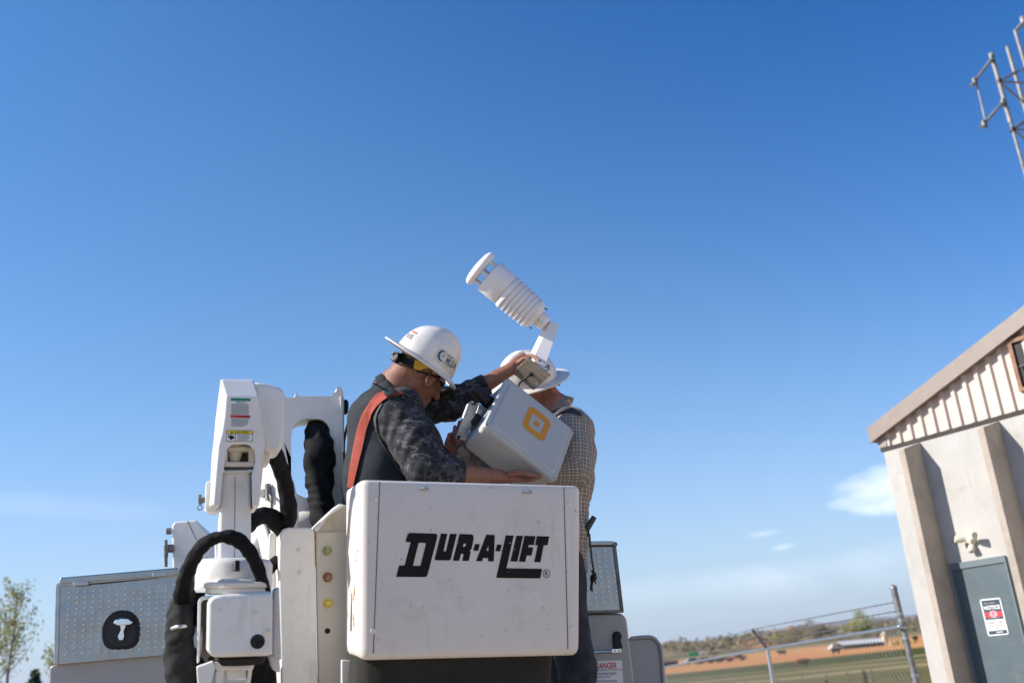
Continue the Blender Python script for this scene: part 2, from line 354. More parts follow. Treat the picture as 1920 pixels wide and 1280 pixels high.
def hexbolt(P, ax, rad, h):
    return [lathe(P, ax, [(0, rad * 1.5), (h * .25, rad * 1.5), (h * .3, rad * 1.42)], 20), lathe(P + unit(ax) * h * .3, ax, [(0, rad), (h * .6, rad), (h * .7, rad * .8)], 6)]
def copy_tree(o, loc, rz=None, label=None):
    c = o.copy(); col.objects.link(c); c.location = tuple(loc)
    if rz is not None: c.rotation_euler = (0, 0, rz)
    if label: c['label'] = label
    for ch in [x for x in bpy.data.objects if x.parent == o]:
        k = ch.copy(); col.objects.link(k); k.parent = c
    return c

# ------------------------------------------------------------------ smooth solid bodies: blended primitives on a grid, skinned with surface nets
class Body:
    def __init__(s, h): s.h = h; s.p = []; s.noise = None
    def cone(s, a, b, ra, rb, k=.02, ax=None, flat=1.0, sub=False):
        s.p.append(('c', np.asarray(a, float), np.asarray(b, float), ra, rb, k, None if ax is None else unit(ax), flat, sub)); return s
    def chain(s, pts, rad, k=.02, **kw):
        for i in range(len(pts) - 1): s.cone(pts[i], pts[i + 1], rad[i], rad[i + 1], k, **kw)
        return s
    def ell(s, c, M, r, k=.02, sub=False):
        s.p.append(('e', np.asarray(c, float), np.asarray(M, float), np.asarray(r, float), k, sub)); return s
    def mesh(s, clip=None):
        lo = np.full(3, 1e9); hi = -lo
        for p in s.p:
            if p[0] == 'c': rr = max(p[3], p[4]) * max(1, p[7]); a = np.minimum(p[1], p[2]) - rr; b = np.maximum(p[1], p[2]) + rr
            else: rr = max(p[3]); a = p[1] - rr; b = p[1] + rr
            lo = np.minimum(lo, a); hi = np.maximum(hi, b)
        lo -= .03; hi += .03; h = s.h; n = np.ceil((hi - lo) / h).astype(int) + 1
        f = np.full(n, .2, np.float32)
        for p in s.p:
            if p[0] == 'c': rr = max(p[3], p[4]) * max(1, p[7]); a = np.minimum(p[1], p[2]) - rr; b = np.maximum(p[1], p[2]) + rr; k = p[5]; sub = p[8]
            else: rr = max(p[3]); a = p[1] - rr; b = p[1] + rr; k = p[4]; sub = p[5]
            i0 = np.maximum(np.floor((a - lo - k - 4 * h) / h).astype(int), 0); i1 = np.minimum(np.ceil((b - lo + k + 4 * h) / h).astype(int) + 1, n)
            g = [lo[q] + h * np.arange(i0[q], i1[q], dtype=np.float32) for q in range(3)]
            X = np.stack(np.meshgrid(*g, indexing='ij'), -1).astype(np.float32)
            if p[0] == 'c':
                ba = (p[2] - p[1]); L2 = max(ba @ ba, 1e-9); t = np.clip(((X - p[1]) @ ba) / L2, 0, 1); v = X - p[1] - t[..., None] * ba
                if p[6] is not None: v = v + ((1 / p[7] - 1) * (v @ p[6]))[..., None] * p[6]
                d = np.sqrt((v * v).sum(-1)) - (p[3] + (p[4] - p[3]) * t)
            else:
                q = (X - p[1]) @ p[2]; w = q / p[3]; l0 = np.sqrt((w * w).sum(-1)); l1 = np.sqrt(((q / p[3] ** 2) ** 2).sum(-1)); d = l0 * (l0 - 1) / np.maximum(l1, 1e-6)
            sl = tuple(slice(i0[q], i1[q]) for q in range(3)); o = f[sl]
            if sub:
                hh = np.maximum(k - np.abs(o + d), 0) / k; f[sl] = np.maximum(o, -d) + hh * hh * k / 4
            else:
                hh = np.maximum(k - np.abs(o - d), 0) / k; f[sl] = np.minimum(o, d) - hh * hh * k / 4
        if s.noise is not None or clip is not None:
            near = np.argwhere(np.abs(f) < .05); X = lo + near * h; ii = tuple(near.T)
            if s.noise is not None: f[ii] += s.noise(X).astype(np.float32)
            if clip is not None: f[ii] = np.maximum(f[ii], clip(X).astype(np.float32))
        return surface_net(f, lo, h)
def surface_net(f, lo, h):
    S = f < 0; nx, ny, nz = f.shape
    cnt = np.zeros((nx - 1, ny - 1, nz - 1), np.int8)
    for a in (0, 1):
        for b in (0, 1):
            for c in (0, 1): cnt += S[a:nx - 1 + a, b:ny - 1 + b, c:nz - 1 + c]
    act = np.argwhere((cnt > 0) & (cnt < 8)); idx = np.full(cnt.shape, -1, np.int32); idx[tuple(act.T)] = np.arange(len(act))
    P = np.zeros((len(act), 3)); W = np.zeros(len(act)); off = [(a, b, c) for a in (0, 1) for b in (0, 1) for c in (0, 1)]
    for a in off:
        for ax in range(3):
            if a[ax]: continue
            b = list(a); b[ax] = 1
            fa = f[tuple((act + a).T)]; fb = f[tuple((act + b).T)]; m = (fa < 0) != (fb < 0)
            t = np.where(m, fa / np.where(m, fa - fb, 1), 0); q = np.tile(np.array(a, float), (len(act), 1)); q[:, ax] += t
            P += q * m[:, None]; W += m
    P = lo + (act + P / W[:, None]) * h; F = []
    for ax in range(3):
        s0 = [slice(1, None)] * 3; s0[ax] = slice(0, -1); s1 = [slice(1, None)] * 3; s1[ax] = slice(1, None)
        A = S[tuple(s0)]; B = S[tuple(s1)]; e = np.argwhere(A != B)
        o1, o2 = [q for q in range(3) if q != ax]
        base = e.copy(); base[:, o1] += 1; base[:, o2] += 1
        ok = (base[:, o1] < cnt.shape[o1]) & (base[:, o2] < cnt.shape[o2]); base = base[ok]; e = e[ok]; sg = A[tuple(e.T)]
        def at_(d1, d2):
            q = base.copy(); q[:, o1] += d1; q[:, o2] += d2; return idx[tuple(q.T)]
        Q = np.stack([at_(-1, -1), at_(0, -1), at_(0, 0), at_(-1, 0)], 1)
        flip = sg if ax != 1 else ~sg
        Q[~flip] = Q[~flip][:, ::-1]; F.append(Q)
    return P, np.concatenate(F)
def bvh(v, f): return BVHTree.FromPolygons([Vector(p) for p in v], [tuple(int(i) for i in q) for q in f])
def drape(tree, pts, off=.004, fallback=4.25):
    """lay points, given where the photograph shows them, onto a surface"""
    out = []; last = None
    for x, y in pts:
        d = unit(pray(x, y)); hit = tree.ray_cast(Vector(CAM), Vector(d))
        if hit[0] is not None:
            nn = np.array(hit[1]); nn = nn if nn @ d < 0 else -nn; p = np.array(hit[0]) + nn * off; last = (p - CAM) @ d
        else: p = CAM + d * (last if last else fallback)
        out.append(p)
    return np.array(out)
def ribbon(tree, A, B, off=.004, thick=.003, k=6, m=4):
    """a strap between the two edges A and B, laid over a surface"""
    a = spline([np.array([*p, 0.]) for p in A], k)[:, :2]; b = spline([np.array([*p, 0.]) for p in B], k)[:, :2]; n = len(a)
    pts = [tuple(a[i] * (1 - j / m) + b[i] * j / m) for i in range(n) for j in range(m + 1)]
    top = drape(tree, pts, off + thick); dirs = np.array([unit(pray(*p)) for p in pts]); bot = top + dirs * thick * 1.5
    f = []; w = m + 1; N0 = len(top)
    for i in range(n - 1):
        for j in range(m):
            q = (i * w + j, i * w + j + 1, (i + 1) * w + j + 1, (i + 1) * w + j); f += [q, tuple(x + N0 for x in q[::-1])]
        for j in (0, m): f.append((i * w + j, (i + 1) * w + j, (i + 1) * w + j + N0, i * w + j + N0))
    for i in (0, n - 1):
        for j in range(m): f.append((i * w + j, i * w + j + 1, i * w + j + 1 + N0, i * w + j + N0))
    return np.concatenate([top, bot]), f
def folds(dirv, amp, wl, seed=0, amp2=.002):
    r = np.random.default_rng(seed); d = unit(dirv); q = [unit(r.normal(size=3)) for _ in range(6)]
    def g(X):
        u = X @ d; a = 1.5 * np.sin(X @ q[0] * 19 + 1.3 * seed) + 1.1 * np.sin(X @ q[1] * 31 + seed); s = np.sin(u * 2 * math.pi / wl + a * 1.5)
        t = np.sin(u * 2 * math.pi / (wl * .57) + a * 2.3 + 2) ; m = .5 + .5 * np.sin(X @ q[2] * 14 + seed * 2)
        m3 = np.clip(np.sin(X @ q[5] * 9 + seed) + .35, 0, 1); return amp * (.75 * s * m * m3 + .4 * t * (1 - m) * m3 + .5 * np.sin(X @ q[0] * 17 + np.sin(X @ q[4] * 13))) + amp2 * np.sin(X @ q[3] * 60 + 2 * np.sin(X @ q[4] * 45))
    return g

# ------------------------------------------------------------------ ground, hills and far land
def land_z(x, y):
    r = np.hypot(x, y)
    z = np.interp(r, [0, 70, 90, 180, 250, 400, 800, 1500, 2200, 9000], [0, 0, .12, 1.0, 3.1, 8.0, 21.5, 42, 46, 46])
    a = np.degrees(np.arctan2(x, y)); w = np.clip((r - 420) / 600, 0, 1) * np.clip((2600 - r) / 900, 0, 1)
    z = z + w * (3.2 * np.sin(a * 1.7 + r / 140) * np.sin(r / 90 + a * .8) + 1.8 * np.sin(a * 5.1 + r / 60))
    for a0, w0, h0 in ((13.6, .38, 11.0), (12.6, .5, 4), (15.6, .9, 7.0), (17.2, .5, 6), (10.0, 1.2, 3), (20.5, 1.2, 2)):
        z = z + h0 * np.exp(-((a - a0) / w0) ** 2 - ((r - 1480) / 130) ** 2)
    return z
rs = np.concatenate([np.linspace(0.6, 60, 40), np.geomspace(66, 1000, 70), np.linspace(1030, 2300, 44), np.geomspace(2500, 8500, 10)])
az = np.concatenate([np.radians(np.linspace(5, 30, 130)), np.radians(np.linspace(31, 364, 130))])
gx = np.outer(rs, np.sin(az)); gy = np.outer(rs, np.cos(az)); gz = land_z(gx, gy)
nr, na = gx.shape
gv = np.stack([gx, gy, gz], -1).reshape(-1, 3); gv = np.concatenate([gv, [[0, 0, 0]]])
gf = [(i * na + j, i * na + (j + 1) % na, (i + 1) * na + (j + 1) % na, (i + 1) * na + j) for i in range(nr - 1) for j in range(na)] + [(nr * na, (j + 1) % na, j) for j in range(na)]
def ground_mat():
    m = bpy.data.materials.new('prairie_ground'); m.use_nodes = True; nt = m.node_tree; N = nt.nodes; L = nt.links; b = N['Principled BSDF']; b.inputs['Roughness'].default_value = .95; b.inputs['Specular IOR Level'].default_value = .1
    tc = N.new('ShaderNodeTexCoord'); sp = N.new('ShaderNodeSeparateXYZ'); L.new(tc.outputs['Object'], sp.inputs[0])
    def ma(op, a, c=None):
        n = N.new('ShaderNodeMath'); n.operation = op
        for i, v in enumerate((a, c)):
            if v is None: continue
            if isinstance(v, (int, float)): n.inputs[i].default_value = v
            else: L.new(v, n.inputs[i])
        return n.outputs[0]
    def noise(scale, det, st=(1, 1, 1)):
        mp = N.new('ShaderNodeMapping'); mp.inputs['Scale'].default_value = st; L.new(tc.outputs['Object'], mp.inputs['Vector'])
        n = N.new('ShaderNodeTexNoise'); n.inputs['Scale'].default_value = scale; n.inputs['Detail'].default_value = det; n.inputs['Roughness'].default_value = .65; L.new(mp.outputs[0], n.inputs['Vector']); return n.outputs['Fac']
    def step(v, lo, hi):
        n = N.new('ShaderNodeMapRange'); n.inputs['From Min'].default_value = lo; n.inputs['From Max'].default_value = hi; L.new(v, n.inputs['Value']); return n.outputs[0]
    def mix(f, a, c):
        x = N.new('ShaderNodeMix'); x.data_type = 'RGBA'; L.new(f, x.inputs['Factor'])
        for s, v in (('A', a), ('B', c)):
            if isinstance(v, tuple): x.inputs[s].default_value = (*v, 1)
            else: L.new(v, x.inputs[s])
        return x.outputs['Result']
    dist = ma('ADD', ma('SUBTRACT', sp.outputs[1], ma('MULTIPLY', sp.outputs[0], .42)), ma('MULTIPLY', ma('SUBTRACT', noise(.012, 3), .5), 26))
    n1 = noise(.35, 6); n2 = noise(.02, 5, (1, .35, 1)); n3 = noise(.006, 6)
    gravel = mix(step(n1, .3, .7), (.36, .285, .20), (.47, .385, .285))
    olive = mix(step(n2, .38, .62), (.10, .09, .022), (.21, .16, .055))
    green = mix(step(n2, .35, .65), (.052, .060, .009), (.092, .092, .016))
    tan = mix(step(n1, .3, .7), (.33, .24, .11), (.40, .30, .15))
    plow = mix(step(n2, .35, .65), (.55, .225, .075), (.61, .30, .11))
    pale = mix(step(n2, .35, .65), (.22, .19, .08), (.34, .25, .12))
    scrub = mix(step(n3, .38, .62), (.115, .105, .055), (.235, .165, .095))
    scrub = mix(step(noise(.013, 6, (1, .5, 1)), .57, .63), scrub, (.43, .20, .09))
    scrub = mix(step(noise(.03, 6), .58, .66), scrub, (.10, .10, .055))
    c = gravel
    for d0, w, cc in ((34, 3, olive), (92, 2, tan), (100, 2, olive), (121, 2, tan), (128, 3, green), (148, 4, tan), (154, 4, green), (196, 4, plow), (312, 14, pale), (345, 24, scrub)):
        c = mix(step(dist, d0 - w, d0 + w), c, cc)
    red = step(ma('MULTIPLY', step(sp.outputs[2], 42.5, 49), step(ma('ADD', noise(.02, 4), 0), .3, .5)), .1, .9)
    c = mix(red, c, (.46, .21, .10))
    L.new(c, b.inputs['Base Color']); return m
add('ground', (gv, gf), ground_mat(), kind='structure', loc=(0, 0, 0))
# far mesa
mv = []; mf = []
aa = np.radians(np.linspace(-70, 80, 240)); da = np.degrees(aa)
top = 208 + 10 * np.sin(da / 7.0) + 5 * np.sin(da / 2.3 + 1) + 2 * np.sin(da * 1.9) + np.interp(da, [-70, 8, 14, 30, 80], [-20, -46, -6, 14, 0])
for a, t in zip(aa, top):
    for rr, zz in ((5400, 40), (5900, 40 + (t - 40) * .55), (6150, t), (7600, t + 5)): mv.append((rr * math.sin(a), rr * math.cos(a), zz))
for i in range(len(aa) - 1):
    for j in range(3): mf.append((i * 4 + j, (i + 1) * 4 + j, (i + 1) * 4 + j + 1, i * 4 + j + 1))
add('hills', (np.array(mv), mf), mat('far_mesa_rock', (.20, .15, .12), .95, var=.2, vscale=.004), kind='structure', loc=(0, 5800, 40))

# ------------------------------------------------------------------ bucket truck with its lift
LF = Frame((-.2055, 3.65, 1.9236), rotm(R(18.6), R(6.0), R(2.75)))
TRUCK = np.array([-.1, 5.2, 0.0])
truck = thing('bucket_truck', 'white utility truck with raised lift bucket, hoses and tread plate toolboxes', 'bucket truck', TRUCK)
BD = .38
def rrect(x0, x1, y0, y1, r, n=5):
    out = []
    for cx, cy, a0 in ((x1 - r, y0 + r, -90), (x1 - r, y1 - r, 0), (x0 + r, y1 - r, 90), (x0 + r, y0 + r, 180)):
        for i in range(n + 1): t = R(a0 + 90 * i / n); out.append((cx + r * math.cos(t), cy + r * math.sin(t)))
    return out
rings = []
def bucket_ring(z, inset, r): s = np.interp(z, [-.31, .31], [.403, .421]) - inset; return [LF.w(x, y, z) for x, y in rrect(-s, s, inset, BD - inset, max(r - inset, .004))]
prof = [(-.309, .030), (-.3075, .018), (-.300, .008), (-.288, .002), (-.27, 0), (-.1, 0), (.1, 0), (.285, 0), (.296, .002), (.303, .006), (.3055, .012), (.3055, .030), (.301, .036), (.28, .038), (-.26, .038)]
for z, i in prof: rings += bucket_ring(z, i, .034)
nb = 24; bv = np.array(rings); bf = [(i * nb + j, i * nb + (j + 1) % nb, (i + 1) * nb + (j + 1) % nb, (i + 1) * nb + j) for i in range(len(prof) - 1) for j in range(nb)]
bf += [tuple(range(nb))[::-1], tuple(range((len(prof) - 1) * nb, len(prof) * nb))]
bucket = add('bucket', (bv, bf), BUCKET, truck, label='white fibreglass work bucket with black lettering')
# front panel seams, fasteners, chips
for x0, x1 in ((-.352, -.358), (.3485, .3525)):
    add('seam', prism(np.array([LF.w(x0 - .0016, -.0012, .3), LF.w(x0 + .0016, -.0012, .3), LF.w(x1 + .0016, -.0012, -.285), LF.w(x1 - .0016, -.0012, -.285)]),
                      np.array([LF.w(x0 - .0016, .004, .3), LF.w(x0 + .0016, .004, .3), LF.w(x1 + .0016, .004, -.285), LF.w(x1 - .0016, .004, -.285)])), SEAM, bucket)
for px, py in ((704.5, 936), (699, 1182), (1067, 944), (1072, 1177)): add('bolt', disc_on(LF, px, py, 0, .0095, .004), CREAM, bucket)
for px, py in ((795, 916), (989, 922)):
    P = LF.px(px, py, -.001)
    add('tie_clip', [box(Frame(P, LF.M), -.017, .017, -.006, .004, -.006, .006), lathe(P + LF.ez * .002 - LF.ex * .003, -LF.ey, [(0, .006), (.012, .006), (.013, .004)], 10), tube([P - LF.ex * .012 - LF.ey * .006, P + LF.ex * .004 - LF.ey * .014 + LF.ez * .004, P + LF.ex * .014 - LF.ey * .007], .0025, 6)], STEEL, bucket, bevel=.0015, seg=1)
E1 = [[(210,110),(520,118),(533,124),(538,135),(538,165),(430,580),(423,595),(412,603),(395,607),(77,604),(110,475),(172,475),(240,215),(182,212)], [(330,222),(395,222),(406,227),(410,240),(352,470),(347,478),(337,481),(265,480)]]
L_U = [[(580,118),(653,120),(612,305),(614,316),(624,320),(635,316),(641,305),(683,120),(760,122),(692,400),(685,414),(670,420),(530,418),(516,412),(511,402),(515,385)]]
L_R = [[(790,122),(925,127),(940,134),(948,150),(946,195),(928,280),(921,296),(905,310),(914,322),(913,340),(893,426),(820,425),(835,352),(827,344),(808,344),(785,424),(715,423)], [(838,229),(856,231),(864,240),(856,262),(848,267),(827,266)]]
L_1 = [[(963,235),(1018,237),(1000,312),(945,310)]]
L_A = [[(1092,130),(1187,133),(1175,432),(1110,430),(1112,393),(1055,393),(1043,430),(975,428)], [(1113,255),(1116,312),(1092,311)]]
L_2 = [[(1213,240),(1265,243),(1246,318),(1193,316)]]
L_L = [[(1310,137),(1400,140),(1318,508),(1720,514),(1697,622),(1203,616)]]
L_I = [[(1430,142),(1505,143),(1440,433),(1362,431)]]
L_F = [[(1522,143),(1645,147),(1625,248),(1568,246),(1563,272),(1620,274),(1600,365),(1545,365),(1530,437),(1458,433)]]
L_T = [[(1660,147),(1800,150),(1780,250),(1737,250),(1700,440),(1630,438),(1670,250),(1640,248)]]
circ = lambda rx, ry: [(1768 + rx * math.cos(2 * math.pi * i / 32), 568 + ry * math.sin(2 * math.pi * i / 32)) for i in range(32)]
letters = [fill2d(l) for l in (E1, L_U, L_R, L_1, L_A, L_2, L_L, L_I, L_F, L_T, [circ(42, 50), circ(36, 44)])]
rv, rf = text2d('R'); letters.append((on_quad(rv, [(1751, 538), (1789, 538), (1789, 598), (1751, 598)]), rf))
add('lettering', [(np.array([LF.px(730 + x / 6, 980 + y / 6, -.0014) for x, y in v]), f) for v, f in letters], PAINTBLACK, bucket, smooth=False)
# slot and rust chips on the sunlit side, scuffs round the corner
side = Frame(LF.w(-.4175, 0, 0), np.stack([-LF.ey, -LF.ex * -1, LF.ez], 1))
def side_patch(y, z, w, h, th=.0015, n=9, wob=.35, seed=0):
    r = np.random.default_rng(seed); s = np.interp(z, [-.31, .31], [.403, .421]) + th
    P = [LF.w(-s, y + w * math.cos(2 * math.pi * i / n) * (1 + wob * (r.random() - .5)), z + h * math.sin(2 * math.pi * i / n) * (1 + wob * (r.random() - .5))) for i in range(n)]
    return prism(np.array(P), np.array(P) + LF.ex * .006)
add('hand_slot', side_patch(.20, -.135, .012, .085, n=14, wob=0), mat('slot_shade', (.10, .12, .09), .7), bucket, smooth=False)
for i, (y, z, w, h) in enumerate(((.13, -.08, .012, .016), (.16, -.10, .008, .012), (.155, -.165, .008, .012), (.14, -.185, .010, .015), (.05, .06, .003, .006), (.09, .03, .003, .005))):
    add('paint_chip', side_patch(y, z, w, h, seed=i), CHIP if i < 4 else PAINTBLACK, bucket, smooth=False)
sc = []
r_ = np.random.default_rng(3)
for i in range(90):
    if i < 16: x, y = 677 + r_.normal() * 1.5, 905 + r_.random() * 325
    else: x, y = 690 + r_.random() * 390, 915 + r_.random() * 300
    w, h = .4 + r_.random() * 1.3, .5 + r_.random() * 2.4; a = r_.random() * 3
    P = [LF.px(x + w * math.cos(a + q) + h * math.sin(q) * .4, y + h * math.sin(q + a), -.0009 if x > 685 else -.0002) for q in np.linspace(0, 2 * math.pi, 7)[:-1]]
    if x > 685: sc.append((np.array(P), [tuple(range(6))]))
for (x, y, n, sx, sy) in ((955, 1105, 12, 9, 7), (980, 1166, 9, 8, 6), (915, 913, 14, 18, 2), (866, 980, 5, 20, 12), (1060, 1092, 6, 4, 4), (790, 970, 5, 10, 14)):
    for i in range(n):
        a = x + r_.normal() * sx * .5; b = y + r_.normal() * sy * .5; l = 1 + r_.random() * 3; t = r_.random() * 3
        sc.append((np.array([LF.px(a, b, -.001), LF.px(a + l * math.cos(t), b + l * math.sin(t), -.001), LF.px(a + l * math.cos(t) + .5, b + l * math.sin(t) + .5, -.001)]), [(0, 1, 2)]))
add('scuff_stain', sc, GREYP, bucket, smooth=False)
# canvas skirt under the bucket
sk = []; nn_ = 60; lv = 14
for k in range(lv):
    for i in range(nn_):
        t = 2 * math.pi * i / nn_; s = k / (lv - 1)
        x = .37 * np.sign(math.cos(t)) * abs(math.cos(t)) ** .5 * (1 - .10 * s); y = BD / 2 + (BD / 2 - .05) * np.sign(math.sin(t)) * abs(math.sin(t)) ** .5
        wob = .012 * math.sin(9 * t + 2.2 * s) * s + .008 * math.sin(17 * t - 3 * s)
        sk.append(LF.w(x * (1 + wob) - .03 - .06 * s * (1 if x < 0 else 0), y * (1 + wob), -.30 - .42 * s))
add('canvas_skirt', (np.array(sk), [(k * nn_ + i, k * nn_ + (i + 1) % nn_, (k + 1) * nn_ + (i + 1) % nn_, (k + 1) * nn_ + i) for k in range(lv - 1) for i in range(nn_)] + [tuple(range(nn_))]), OLIVE, bucket)
# mounting column between bucket and lift arm
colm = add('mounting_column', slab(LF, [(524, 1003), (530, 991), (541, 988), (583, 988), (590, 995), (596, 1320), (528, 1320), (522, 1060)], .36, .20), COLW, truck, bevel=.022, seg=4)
for px, py in ((561, 1031), (563, 1073)): add('rivet', disc_on(LF, px, py, .36, .0085, .005), CREAM, colm)
brk = add('bucket_bracket', [slab(LF, [(592, 997), (672, 997), (676, 1320), (598, 1320)], .425, .03), slab(LF, [(590, 991), (637, 945), (668, 948), (668, 1000), (592, 1000)], .445, .12)], CREAM, truck, bevel=.004, seg=2)
add('gusset_rim', slab(LF, [(587, 990), (613, 965), (637, 943), (646, 946), (617, 968), (594, 998)], .362, .19), WHITE, brk, bevel=.006, seg=2)
for (px, py), m_ in zip(((613, 1032), (614, 1081.5), (615, 1130)), (BOLTG, BOLTR, BOLTY)):
    add('bolt', hexbolt(LF.px(px, py, .425), -LF.ey, .0125, .016), m_, brk, bevel=.001, seg=1)
add('bolt_hole', disc_on(LF, 614, 1182, .4245, .0105, .0015, round_=False), BLACK, brk)
add('bracket_foot', slab(LF, [(640, 1236), (672, 1238), (664, 1268), (648, 1330), (640, 1330)], .30, .05), WHITE, truck, bevel=.006)
HF = Frame(LF.w(0, -.42, 0), LF.M)              # the lift arm stands a little nearer than the bucket
# rotator gearbox
rot_ = add('rotator_housing', slab(HF, [(389, 1131), (392, 1123), (400, 1117), (417, 1113.5), (512, 1107), (511.5, 1229), (420, 1232), (402, 1232), (392, 1228), (387, 1217)], .02, .20), WHITE, truck, bevel=.020, seg=4)
for px, py in ((478, 1150), (502, 1185)): add('rivet', disc_on(HF, px, py, .02, .0085, .005), CREAM, rot_)
add('port_hole', [disc_on(HF, 483, 1202, .02, .021, .002, round_=False), disc_on(HF, 487, 1206, .018, .006, .006)], BLACK, rot_)
chan = add('rotator_channel', [slab(HF, [(371, 1128), (374, 1121), (381, 1117), (404, 1116), (404, 1124), (381, 1124), (377, 1130), (374, 1240), (369, 1244)], .09, .17), slab(HF, [(374, 1122), (402, 1120), (402, 1236), (374, 1241)], .22, .02)], WHITE, truck, bevel=.005, seg=2)
add('channel_hub', lathe(HF.px(372, 1205, .17), -HF.ex, [(-.01, .05), (.012, .05), (.018, .042), (.026, .04), (.03, .032)], 24), WHITE, chan)
low = add('lower_bracket', [slab(HF, [(368, 1250), (400, 1238), (404, 1250), (397, 1275), (388, 1300), (372, 1300)], .05, .05), slab(HF, [(401, 1240), (479, 1239), (474, 1256), (404, 1256)], .07, .12), slab(HF, [(404, 1256), (420, 1252), (417, 1300), (402, 1300)], .08, .10), slab(HF, [(422, 1254), (463, 1252), (462, 1272), (425, 1275)], .10, .08), slab(HF, [(466, 1252), (474, 1250), (468, 1290), (462, 1290)], .08, .10)], WHITE, truck, bevel=.008, seg=2)
add('seal_ring', lathe(HF.px(444, 1237, .13), HF.ez, [(-.012, .075), (.006, .085), (.012, .08)], 30), BLACK, truck)
for i, (y, ra) in enumerate(((1114, .092), (1103.5, .098), (1098, .070))):
    add('washer', lathe(HF.px(443, y, .13), HF.ez, [(0, ra * .9), (.004, ra), (.016, ra), (.02, ra * .93)], 36), CREAM, rot_)
add('arm_collar', lathe(HF.px(437, 1110, .24), HF.ez, [(0, .112), (.01, .118), (.085, .118), (.10, .108), (.104, .09)], 40), WHITE, truck)
add('pivot_pin', tube([HF.px(443, 1070, .12), HF.px(444, 1052, .13)], .010, 12), BLACK, truck)
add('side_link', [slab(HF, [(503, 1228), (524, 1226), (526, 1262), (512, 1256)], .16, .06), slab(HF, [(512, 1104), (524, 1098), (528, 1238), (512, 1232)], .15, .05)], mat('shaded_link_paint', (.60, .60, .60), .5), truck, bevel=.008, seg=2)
# lift arm pillar
pil = add('lift_arm', slab(HF, [(417, 885), (422, 878), (466, 878), (471, 886), (471, 1082), (408, 1082), (411, 960)], .27, .14), WHITE, truck, bevel=.014, seg=4)
add('seam', slab(HF, [(440.2, 893), (441.2, 893), (440, 1078), (438.8, 1078)], .2688, .004), SEAM, pil, smooth=False)
add('arm_bracket', slab(HF, [(404, 1018), (413, 1018), (413, 1073), (404, 1073)], .29, .10), WHITE, pil, bevel=.003, seg=2)
add('lift_cylinder', [tube([LF.px(462, 1055, .70), LF.px(497, 990, .74)], .027, 18), lathe(LF.px(497, 985, .74) - LF.ey * .03, LF.ey, [(0, .032), (.06, .032)], 18)], WHITE, truck)
# elbow cover
cov = add('elbow_cover', slab(HF, [(424, 744), (486, 744), (489, 792), (493.5, 832), (490, 871), (483.7, 946), (472.7, 950), (471.6, 890), (478, 868), (477, 845), (466, 833), (436, 833), (426, 842), (421, 870), (417, 900), (412.6, 949), (399.5, 946), (405, 880), (409, 835), (416, 812), (421, 782)], .20, .26,
                 [(414, 710), (475, 711), (493, 790), (497, 832), (493.5, 871), (486, 948), (474, 952), (472.2, 890), (478.5, 868), (477.5, 844), (466.5, 832), (435.5, 832), (425, 841), (420, 870), (416, 900), (411, 951), (393, 948), (397.5, 880), (400, 835), (403.5, 808), (407, 765)], .245), WHITE, truck, bevel=.006, seg=3, angle=20)
add('side_plate', slab(HF, [(386, 905), (390, 901), (408, 899), (407, 962), (388, 958), (384, 952)], .30, .10), WHITE, cov, bevel=.008)
add('lock_pin', [tube([HF.px(386, 937, .33), HF.px(372, 938, .33)], .009, 10), tube([HF.px(375, 927, .33), HF.px(376, 945, .33)], .006, 8), tube(spline([HF.px(375 + 4.5 * math.cos(t), 951 + 4.5 * math.sin(t), .33) for t in np.linspace(0, 6.2, 9)], 2), .0016, 5)], DSTEEL, cov)
drum = add('elbow_drum', slab(HF, [(474, 714), (500, 717), (530, 726), (536, 742), (535, 800), (533, 826), (526, 846), (494, 846), (484, 800)], .27, .20), WHITE, truck, bevel=.018, seg=5)
add('drum_foot', slab(HF, [(488, 846), (508, 842), (505, 868), (490, 871)], .31, .12), CREAM, drum, bevel=.006)
add('socket_frame', [slab(HF, [(427, 838), (476, 838), (476, 846), (427, 846)], .255, .05), slab(HF, [(421, 865), (478, 865), (478, 874), (420, 874)], .245, .10), slab(HF, [(421, 838), (427, 838), (427, 872), (421, 872)], .25, .10), slab(HF, [(466, 838), (478, 838), (478, 872), (466, 872)], .25, .10), slab(HF, [(428, 838), (461, 836), (458, 842), (429, 842)], .248, .03)], CREAM, cov, bevel=.004, seg=2)
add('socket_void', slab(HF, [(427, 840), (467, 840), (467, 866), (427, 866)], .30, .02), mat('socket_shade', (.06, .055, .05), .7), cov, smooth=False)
add('inner_tube', lathe(HF.px(440, 865, .285), HF.ez, [(0, .016), (.03, .024), (.055, .03)], 20), CREAM, cov)
add('cover_shelf', slab(HF, [(418, 882), (474, 881), (474, 884.5), (418, 885.5)], .25, .10), WHITE, cov, bevel=.002, seg=1)
